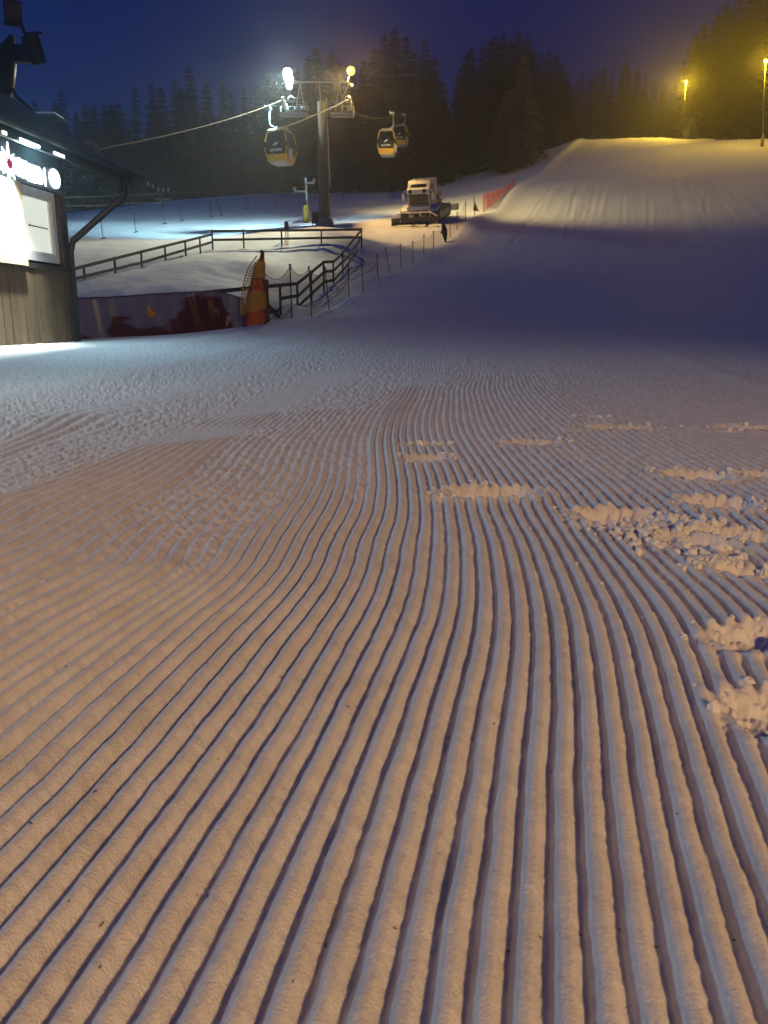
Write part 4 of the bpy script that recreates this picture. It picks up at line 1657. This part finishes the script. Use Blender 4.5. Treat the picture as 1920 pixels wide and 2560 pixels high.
for s in (-1, 1):
    mb = MB()
    mb.tube([(.62 * s, -1.76, 2.52), (.62 * s, -1.86, 2.52)], [.17, .20], 14)
    h_ = mb.build('headlight', GREYP, gr)
    mb = MB()
    mb.tube([(.62 * s, -1.861, 2.52), (.62 * s, -1.875, 2.52)], .15, 14)
    mb.build('lens', GLASS, h_)
    mb = MB()
    mb.tube([(.95 * s, -1.5, 2.5), (1.28 * s, -1.62, 2.55), (1.30 * s, -1.62, 2.3)], .025, 6)
    mb.box((1.30 * s, -1.62, 2.05), (.26, .08, .5), bev=.03)
    mb.build('mirror', WHITEP, gr)
    # tracks with grouser bars
    mb = MB()
    tr = [(-1.75, .55), (-1.45, .10), (-1.1, .0), (2.2, .0), (2.6, .15), (2.85, .6), (2.6, .95), (2.2, 1.02), (-1.2, 1.0), (-1.6, .85)]
    mb.poly([(1.32 * s - .40, y, z) for y, z in tr], (.8, 0, 0))
    t_ = mb.build('track', BLACK, gr)
    mb = MB()
    for k in range(22):
        y = -1.3 + k * .17
        mb.box((1.32 * s, y, 1.03), (.86, .04, .06))
    for k in range(5):
        z = .15 + k * .17
        mb.box((1.32 * s, -1.66 + .12 * abs(k - 2) / 2, z), (.86, .06, .04))
    g_ = mb.build('grouser_bars', GALV, t_)
    g_['kind'] = 'stuff'
    for k in range(5):
        mb = MB()
        mb.tube([(1.70 * s, -.95 + k * .75, .48), (1.75 * s, -.95 + k * .75, .48)], .33, 14)
        mb.build('road_wheel', STEEL, t_)
    mb = MB()
    mb.poly([(1.20 * s - .36, -1.75, .98), (1.20 * s - .36, -1.5, 1.18), (1.20 * s - .36, -.6, 1.34), (1.20 * s - .36, -.6, 1.24), (1.20 * s - .36, -1.75, .92)], (.85, 0, 0))
    mb.build('mudguard', WHITEP, gr)
for x in (-.35, .35):
    mb = MB()
    mb.tube([(x, -.7, 3.3), (x, -.7, 3.44)], .07, 8)
    mb.build('beacon', mat('amber_plastic', (.6, .4, .15), .4), gr)
mb = MB()
mb.box((0, -1.55, 1.13), (2.1, .40, .30), bev=.06)
mb.build('bumper', WHITEP, gr)
mb = MB()
mb.box((0, .6, .72), (1.9, 4.2, .75), bev=.05)
mb.build('chassis', DARK, gr)
mb = MB()
mb.box((0, 1.75, 1.55), (1.9, 1.7, .9), bev=.06)
mb.build('rear_deck', DARK, gr)
mb = MB()
mb.poly([(.98, .82, 1.9), (.98, 1.15, 1.9), (.98, .95, 3.3), (.98, .76, 3.3)], (-.5, 0, 0))
mb.poly([(1.00, 1.2, 1.55), (1.00, 2.6, 1.3), (1.00, 2.6, 1.5), (1.00, 1.2, 1.85)], (.08, 0, 0))
mb.build('side_panel', WHITEP, gr)
# blade: curved mouldboard, hinged wings, push frame, top tube
mb = MB()
def blade(x0, x1, yy0, yy1):
    prof = [(-.02, .62), (.10, .40), (.10, .22), (-.06, .04)]
    rows = [[Vector((x, y + p, z)) for x, y in ((x0, yy0), (x1, yy1))] for p, z in prof]
    rows2 = [[v + Vector((0, .05, 0)) for v in r] for r in rows]
    mb.grid(rows).grid(rows2)
    mb.add([rows[0][0], rows[0][1], rows2[0][1], rows2[0][0]], [(0, 1, 2, 3)])
    mb.add([rows[-1][0], rows[-1][1], rows2[-1][1], rows2[-1][0]], [(0, 1, 2, 3)])
blade(-1.35, 1.35, -2.95, -2.95)
bl = mb.build('blade', DARK, gr)
for s in (-1, 1):
    mb = MB()
    blade(1.37 * s, 2.05 * s, -2.97, -3.22)
    mb.build('blade_wing', DARK, bl)
mb = MB()
mb.tube([(-2.0, -3.14, .66), (-1.3, -2.75, .96), (1.3, -2.75, .96), (2.0, -3.14, .66)], .055, 8)
for x in (-1.3, -.5, .5, 1.3):
    mb.tube([(x, -2.88, .62), (x, -2.75, .90)], .04, 6)
mb.build('top_tube', WHITEP, bl)
mb = MB()
for s in (-1, 1):
    mb.bar((.55 * s, -2.85, .4), (.55 * s, -1.2, .6), .16, .2)
    mb.tube([(.35 * s, -2.8, .75), (.25 * s, -1.5, 1.0)], .06, 8)
mb.build('push_frame', GALV, gr)
mb = MB()
mb.tube([(-.9, -1.72, 1.32), (-.9, -1.82, 1.42), (.9, -1.82, 1.42), (.9, -1.72, 1.32)], .025, 6)
mb.build('grab_rail', STEEL, gr)
mb = MB()
mb.box((0, 3.5, .55), (4.4, .7, .55), bev=.1)
tl = mb.build('tiller', GREYP, gr)
mb = MB()
mb.bar((-.5, 2.7, .7), (-.5, 3.3, .7), .15, .15)
mb.bar((.5, 2.7, .7), (.5, 3.3, .7), .15, .15)
mb.build('hitch', DARK, tl)

# ------------------------------------------------------------------ lamps beside the upper piste
def street_lamp(label, px, yb, lampP, matl, base_h, lean):
    D = lampP.y / ray(px, yb).y
    b = P(px, yb, D)
    b.z = gz(b.x, b.y) - .05
    t = thing('street_lamp', label, 'street lamp', b)
    mb = MB()
    mb.tube([Vector((0, 0, -.4)), Vector((0.02, 0, base_h))], [.20, .17], 10)
    mb.build('concrete_foot', mat('weathered_post', (.30, .22, .14), .8), t, smooth=True)
    mb = MB()
    top = lampP - b + Vector((.02, .25, .1))
    mb.tube([Vector((.02, 0, base_h - .1)), top.lerp(Vector((0, 0, 0)), .5) + Vector((-.03, 0, 0)), top], [.07, .055, .045], 8)
    mb.tube([Vector((.10, -.05, base_h - .2)), Vector((.10, -.05, base_h + .12))], .035, 6)
    mb.build('pole', STEEL, t, smooth=True)
    hd = floodlight(t, lampP - b + Vector((0, .22, .05)), lampP - b + Vector((-.4, -2.0, -.7)), .62, .45, matl, 0, name='lamp_head')
    return t


street_lamp('tall slim street lamp at the right edge with a glaring yellow head', 1906, 352, RIGHT_LAMP, LAMP_Y, 1.35, 0)
street_lamp('farther yellow street lamp standing before the dark spruces', 1708, 338, FAR_LAMP, LAMP_Y, 1.7, 0)

# ------------------------------------------------------------------ dark things at the upper left
mp_ = P(30, 330, 21)
mb0 = Vector((mp_.x - .25, mp_.y, gz(mp_.x, mp_.y)))
ms = thing('floodlight_mast', 'unlit black mast with two floodlights above the kiosk roof', 'light mast', mb0)
q = lambda x, y: P(x, y, 21) - mb0
mb = MB()
mb.tube([Vector((-.1, 0, -.3)), q(-12, 300), q(8, 200), q(18, 130)], [.30, .28, .30, .26], 10)
mb.tube([q(30, 90), q(18, 135)], [.07, .26], 8)
mb.build('mast', DARK, ms, smooth=True)
mb = MB()
mb.bar(q(-40, 132), q(78, 136), .22, .42)
mb.bar(q(66, 88), q(62, 134), .10, .10)
mb.bar(q(50, 55), q(64, 90), .06, .06)
mb.bar(q(60, 84), q(108, 83), .05, .07)
mb.build('bracket', DARK, ms)
mb = MB()
mb.tube([q(20, 205), q(40, 240), q(78, 275)], .05, 6)
mb.build('stay', DARK, ms)
for x, y, w, h, az in ((32, 30, .44, .56, .5), (84, 122, .42, .62, -.4)):
    c = q(x, y)
    hb = MB()
    M = Matrix.Rotation(az, 3, 'Z') @ Matrix.Rotation(.35, 3, 'X')
    hb.box(c, (w, .30, h), M, bev=.04)
    hd = hb.build('floodlight', DARK, ms)
    hb = MB()
    hb.box(c + M @ Vector((0, -.16, .02)), (w * .8, .03, h * .62), M)
    hb.build('lens', GLASS, hd)
    hb = MB()
    hb.bar(c + M @ Vector((-w * .6, 0, -h * .55)), c + M @ Vector((w * .6, 0, -h * .55)), .05, .05)
    hb.build('yoke', DARK, hd)

sb = P(118, 420, 62)
sb.z = gz(sb.x, sb.y)
stn = thing('lift_station', 'dim flat-roofed lift station behind the kiosk, snow on its roof', 'building', sb)
zt = (P(118, 288, 62) - sb).z
wd = (P(153, 290, 62) - P(75, 290, 62)).x
mb = MB()
mb.box((-.3, .9, zt / 2 - .4), (wd * .6, 1.6, zt + .1), bev=0)
mb.build('wall', mat('slate_panel', (.012, .013, .015), .7), stn)
mb = MB()
mb.box((-.1, .9, zt - .25), (wd * .95, 2.2, .18))
rf_ = mb.build('roof', DARK, stn)
mb = MB()
mb.box((-.1, .9, zt - .09), (wd * .9, 2.0, .14), bev=.1)
mb.build('snow_cap', SNOW, rf_)
for k in range(4):
    mb = MB()
    mb.box((-1.1 + k * .5, -.02, zt - 1.3), (.34, .06, .9))
    mb.build('window', GLASS, stn)

# ------------------------------------------------------------------ spruces
NEEDLE = mat('spruce_needles', (.014, .019, .012), .85, 0, .35, 1.2)
FROST = mat('frosted_needles', (.17, .17, .155), .85, 0, .5, 1.6)
SNOWY = mat('snowy_needles', (.42, .42, .38), .8, 0, .6, 2.0)
BARK = mat('spruce_bark', (.075, .055, .04), .9)


def crown_mesh(seed, h=18.0, w=2.7, layers=46, low=.05, name='crown', fat=1.0):
    """whorls of drooping boughs, each a bent spray of many small flat twigs"""
    rg = random.Random(seed)
    vs, fs = [], []
    lean = rg.uniform(-.015, .015)
    side = [rg.uniform(.78, 1.15) for _ in range(9)]
    for i in range(layers):
        t = low + (1 - low) * (i + rg.random() * .7) / layers
        z = h * t
        rad = w * fat * ((1 - t) ** .70) * rg.uniform(.70, 1.12) + .12
        if t < .16:
            rad *= rg.uniform(.5, .95)
        nb = max(4, int(10 - 5 * t))
        off = rg.random() * 6.28
        for b in range(nb):
            if rg.random() < .07:
                continue
            az = off + b * 6.283 / nb + rg.uniform(-.25, .25)
            L = rad * rg.uniform(.72, 1.15) * side[int((az % 6.283) / 6.284 * 9)]
            dx, dy = math.cos(az), math.sin(az)
            droop = rg.uniform(.18, .42) * L * (1.15 - .6 * t)
            tipup = rg.uniform(0, .12) * L
            n = 4
            sp = []
            for k in range(n + 1):
                s = k / n
                r = L * s
                sp.append((dx * r + lean * z, dy * r, z - droop * (s ** 1.3) * 1.6 + tipup * s ** 4))
            for k in range(n):
                a, c = sp[k], sp[k + 1]
                wd = (.48 + .28 * L) * (1 - .75 * k / n) * rg.uniform(.7, 1.2)
                for sgn in (-1, 1):
                    for q in range(2):
                        f = rg.random() * .8
                        px = a[0] + (c[0] - a[0]) * f
                        py = a[1] + (c[1] - a[1]) * f
                        pz = a[2] + (c[2] - a[2]) * f
                        ex = px + dx * wd * .7 - dy * sgn * wd * rg.uniform(.6, 1.1)
                        ey = py + dy * wd * .7 + dx * sgn * wd * rg.uniform(.6, 1.1)
                        ez = pz - wd * rg.uniform(.15, .75)
                        o = len(vs)
                        vs += [(px, py, pz), (c[0], c[1], c[2]), (ex, ey, ez)]
                        fs.append((o, o + 1, o + 2))
    # leader shoot
    o = len(vs)
    vs += [(lean * h - .08, 0, h * .95), (lean * h + .08, .03, h * .95), (lean * h, 0, h * 1.015)]
    fs.append((o, o + 1, o + 2))
    me = bpy.data.meshes.new(name)
    me.from_pydata(vs, [], fs)
    return me


def trunk_mesh(h=18.0):
    mb = MB()
    mb.tube([(0, 0, -.6), (0, 0, .4), (0, 0, h * .5), (0, 0, h * .96)], [.30, .23, .13, .02], 7)
    me = bpy.data.meshes.new('trunk')
    me.from_pydata(mb.v, [], mb.f)
    me.materials.append(BARK)
    return me


CROWNS = [crown_mesh(100 + k, 18, w, n) for k, (w, n) in enumerate(((2.9, 48), (2.5, 46), (3.3, 50), (2.2, 44), (2.8, 52), (3.6, 50)))]
for c in CROWNS:
    c.materials.append(NEEDLE)
FCROWN = crown_mesh(300, 18, 3.6, 56)
FCROWN.materials.append(FROST)
SCROWN = crown_mesh(301, 5, 1.9, 22, .02, fat=1.0)
SCROWN.materials.append(SNOWY)
TRUNK = trunk_mesh()
TREES = {}


def spruce(px, ytop, D, label, group=None, crown=None, wide=1.0, yref=450):
    b = P(px, yref, D)
    b.z = gz(b.x, b.y)
    top = P(px, ytop, D)
    h = max(3.0, top.z - b.z)
    t = thing('spruce_tree', label, 'spruce tree', b, random.uniform(0, 6.28), group)
    s = h / 18.0
    cm = crown or random.choice(CROWNS)
    c = bpy.data.objects.new('crown', cm)
    COL.objects.link(c)
    c.parent = t
    k = 1.3 * wide * s ** .75
    c.scale = (k, k, s)
    u = bpy.data.objects.new('trunk', TRUNK)
    COL.objects.link(u)
    u.parent = t
    u.scale = (s, s, s)
    return t


rr = random.Random(5)
# left wood, behind the drag lift slope: skyline trees, then the mass under them
LW = 'dark spruces behind the drag lift slope'
LWL = 'dark spruce in the wood behind the drag lift slope'
for px, yt in ((110, 262), (166, 236), (226, 266), (272, 268), (295, 268), (347, 228), (393, 214), (417, 230), (445, 210), (466, 232),
               (492, 182), (530, 222), (567, 212), (590, 238), (613, 228), (645, 226), (672, 205), (700, 214), (722, 190)):
    lab, gp = LWL, LW
    if px == 492:
        lab, gp = 'spruce with the highest pointed top in the left wood', None
    elif px == 166:
        lab, gp = 'lone dark spruce top just right of the lift station roof', None
    spruce(px, yt, 112 + rr.uniform(-6, 10), lab, gp, wide=rr.uniform(.85, 1.05))
x = 60
while x < 760:
    spruce(x + rr.uniform(-6, 6), rr.uniform(265, 330), 106 + rr.uniform(-3, 5), LWL, LW, wide=rr.uniform(.9, 1.15))
    x += rr.uniform(17, 26)
# trees rising behind the pylon head
CW = 'tall dark spruces behind the gondola pylon'
CWL = 'tall dark spruce in the stand behind the gondola pylon'
for px, yt in ((752, 190), (775, 158), (800, 142), (828, 150), (852, 176), (884, 190), (910, 168), (938, 140), (962, 110), (992, 100), (1014, 112), (1034, 150), (1056, 124),
               (1070, 165), (1082, 158), (1098, 220), (1108, 250), (1118, 290)):
    lab, gp = CWL, CW
    if px == 992:
        lab, gp = 'tallest spruce of the stand above the yellow gondola cabin', None
    spruce(px, yt, 112 + rr.uniform(-4, 8), lab, gp, wide=rr.uniform(.95, 1.15))
x = 765
while x < 1130:
    spruce(x + rr.uniform(-6, 6), rr.uniform(240, 320), 107 + rr.uniform(-3, 3), CWL, CW, wide=rr.uniform(.95, 1.2))
    x += rr.uniform(18, 26)
# the stand left of the upper piste
MW = 'spruces of the stand left of the upper piste'
MWL = 'spruce in the dense stand left of the upper piste'
for px, yt in ((1146, 186), (1160, 152), (1176, 140), (1196, 134), (1215, 122), (1232, 116), (1243, 112), (1264, 126), (1285, 106), (1300, 118), (1322, 150), (1340, 154), (1360, 146),
               (1376, 160), (1392, 178), (1405, 200), (1412, 226)):
    lab, gp = MWL, MW
    if px == 1285:
        lab, gp = 'spruce with the tallest tip in the stand left of the piste', None
    spruce(px, yt, (124 if px < 1320 else 142) + rr.uniform(-4, 6), lab, gp, wide=rr.uniform(.95, 1.15))
x = 1140
while x < 1420:
    spruce(x + rr.uniform(-5, 5), rr.uniform(225, 290), (119 if x < 1300 else 139) + rr.uniform(-2, 4), MWL, MW, wide=rr.uniform(.95, 1.2))
    x += rr.uniform(16, 24)
spruce(1300, 158, 112, 'grey frosted spruce at the edge of the stand beside the piste', crown=FCROWN, wide=1.05)
spruce(1262, 235, 109, 'smaller frosted spruce in front of the stand beside the piste', crown=FCROWN, wide=1.25)
# the hazy wood beyond the top of the piste
FW = 'hazy spruces beyond the top of the piste'
FWL = 'hazy brown spruce beyond the top of the piste'
for px, yt in ((1430, 214), (1446, 188), (1468, 200), (1490, 184), (1504, 178), (1524, 194), (1546, 166), (1562, 184), (1584, 182), (1606, 198), (1626, 206), (1650, 214), (1672, 220),
               (1700, 226), (1724, 232)):
    spruce(px, yt, 185 + rr.uniform(-8, 14), FWL, FW, wide=rr.uniform(.85, 1.05), yref=350)
x = 1415
while x < 1740:
    spruce(x + rr.uniform(-5, 5), rr.uniform(235, 270), 178 + rr.uniform(-3, 6), FWL, FW, wide=rr.uniform(.95, 1.2), yref=350)
    x += rr.uniform(15, 22)
# the wood on the right of the piste
RW = 'tall spruces on the right of the piste'
RWL = 'tall spruce in the wood on the right of the piste'
for px, yt, D in ((1724, 108, 136), (1742, 80, 134), (1762, 58, 130), (1782, 36, 128), (1800, 50, 126), (1822, 22, 122), (1848, -8, 118), (1872, -30, 116), (1898, -60, 112), (1926, -90, 108),
                  (1960, -110, 106), (2000, -130, 104), (2050, -140, 102)):
    lab, gp = RWL, RW
    if px == 1724:
        lab, gp = 'outermost spruce of the right wood, just behind the farther lamp', None
    spruce(px, yt, D, lab, gp, wide=rr.uniform(1.0, 1.2), yref=350)
x = 1735
while x < 2080:
    spruce(x + rr.uniform(-6, 6), rr.uniform(110, 210) - (x - 1735) * .25, 128 - (x - 1735) * .085 + rr.uniform(-4, 3), RWL, RW, wide=rr.uniform(1.0, 1.25), yref=350)
    x += rr.uniform(18, 28)
spruce(1716, 236, 125, 'small spruce right under the farther yellow lamp', crown=FCROWN, wide=1.2, yref=335)
# snow-laden bush under the far lamp
bb = P(1726, 336, 121)
bb.z = gz(bb.x, bb.y)
bush = thing('young_spruce', 'small bushy young spruce laden with snow under the farther lamp', 'young spruce', bb)
c = bpy.data.objects.new('crown', SCROWN)
COL.objects.link(c)
c.parent = bush
c.scale = (.78, .78, .62)
u = bpy.data.objects.new('trunk', TRUNK)
COL.objects.link(u)
u.parent = bush
u.scale = (.3, .3, .16)

# ------------------------------------------------------------------ loose snow and needles on the corduroy
from mathutils import noise as _mn


def vn(p):
    return _mn.noise(p)


def scatter():
    mb_v, mb_f = [], []
    ico = bmesh.new()
    bmesh.ops.create_icosphere(ico, subdivisions=2, radius=1)
    iv = [v.co.copy() for v in ico.verts]
    fi = [tuple(v.index for v in f.verts) for f in ico.faces]
    ico.free()
    rg = random.Random(3)
    spots = []
    for cx, cy, a, b, rot in PRINTS:
        n = int(34 * (a + b) / .4)
        for k in range(n):
            t = rg.uniform(0, 6.283)
            e = rg.gauss(1.25, .22)
            spots.append((cx + a * e * math.cos(t) * math.cos(rot) - b * e * math.sin(t) * math.sin(rot),
                          cy + a * e * math.cos(t) * math.sin(rot) + b * e * math.sin(t) * math.cos(rot), rg.choice((.004, .006, .008, .010, .014))))
    for px, py, n, s in ((1700, 1370, 40, .024), (1640, 1345, 26, .020), (1830, 1420, 34, .024), (1780, 1330, 22, .020), (1560, 1345, 20, .013)):
        q = P(px, py, plane_depth(py))
        for k in range(n):
            spots.append((q.x + rg.gauss(0, .09), q.y + rg.gauss(0, .07), s * rg.uniform(.4, 1.1)))
    for k in range(420):
        y = rg.uniform(2.0, 7.5)
        spots.append((rg.uniform(-.5, .5) * y * 1.05, y, rg.choice((.002, .003, .004, .005, .006))))
    xs, ys = np.array([s[0] for s in spots]), np.array([s[1] for s in spots])
    zs = base_height(xs, ys) + detail(xs, ys, np.hypot(xs, ys))
    for (x, y, s), z in zip(spots, zs):
        o = len(mb_v)
        M = Matrix.Rotation(rg.uniform(0, 6), 3, 'Z') @ Matrix.Rotation(rg.uniform(0, 3), 3, 'X')
        sc = Vector((rg.uniform(.7, 1.4), rg.uniform(.7, 1.3), rg.uniform(.6, 1.0))) * s
        for v in iv:
            w = v * (1 + .75 * vn(v * 1.7 + Vector((o * .013, 0, 0))))
            w = M @ Vector((w.x * sc.x, w.y * sc.y, w.z * sc.z))
            mb_v.append((x + w.x, y + w.y, z + w.z + s * .15))
        mb_f += [tuple(i + o for i in f) for f in fi]
    me = bpy.data.meshes.new('snow_crumbs')
    me.from_pydata(mb_v, [], mb_f)
    me.materials.append(SNOW)
    o = bpy.data.objects.new('snow_crumbs', me)
    COL.objects.link(o)
    o['kind'] = 'stuff'
    # spruce needles and specks of dirt
    vs, fs = [], []
    pts = [(167, 1688), (329, 1536), (411, 1617), (289, 1906), (80, 2090), (166, 1770), (322, 1537), (1123, 1848), (1235, 1825), (1627, 1825), (985, 2337), (520, 2260), (455, 2190),
           (255, 2330), (600, 1560), (700, 1700), (120, 1470), (1450, 2340), (1690, 2060), (815, 2370), (1350, 2350), (240, 2010), (520, 1680), (870, 1790)]
    for k in range(22):
        pts.append((rg.uniform(0, 1920), rg.uniform(1150, 2500)))
    q = [P(px, py, plane_depth(py)) for px, py in pts]
    xs, ys = np.array([p.x for p in q]), np.array([p.y for p in q])
    zs = base_height(xs, ys) + detail(xs, ys, np.hypot(xs, ys))
    for i, (x, y, z) in enumerate(zip(xs, ys, zs)):
        L = rg.uniform(.0022, .0055) if i < 24 else rg.uniform(.001, .0025)
        t = rg.uniform(0, 6.28)
        o_ = len(vs)
        for dx, dy, dz in ((-L, -.0011, .001), (L, -.0009, .0012), (L, .0009, .0012), (-L, .0011, .001), (-L, 0, .003), (L, 0, .0028)):
            vs.append((x + dx * math.cos(t) - dy * math.sin(t), y + dx * math.sin(t) + dy * math.cos(t), z + dz))
        fs += [tuple(k + o_ for k in f) for f in ((0, 1, 5, 4), (2, 3, 4, 5), (1, 2, 5), (3, 0, 4))]
    me = bpy.data.meshes.new('needle_litter')
    me.from_pydata(vs, [], fs)
    me.materials.append(mat('needle_brown', (.05, .035, .02), .8))
    o = bpy.data.objects.new('needle_litter', me)
    COL.objects.link(o)
    o['kind'] = 'stuff'


scatter()

# ------------------------------------------------------------------ night mist
hz = MB()
zlo = min(v.co.z for v in ground.data.vertices) - 1.5
hz.box((0, 0, (zlo + 90) / 2), (1040, 1040, 90 - zlo))
hm = bpy.data.materials.new('mist')
hm.use_nodes = True
hn, hl = hm.node_tree.nodes, hm.node_tree.links
hn.remove(hn['Principled BSDF'])
pv = hn.new('ShaderNodeVolumePrincipled')
pv.inputs['Color'].default_value = (.9, .9, .9, 1)
pv.inputs['Density'].default_value = 0.0014
pv.inputs['Anisotropy'].default_value = 0.85
hl.new(pv.outputs['Volume'], hn['Material Output'].inputs['Volume'])
haze = hz.build('haze', hm)
haze['kind'] = 'stuff'
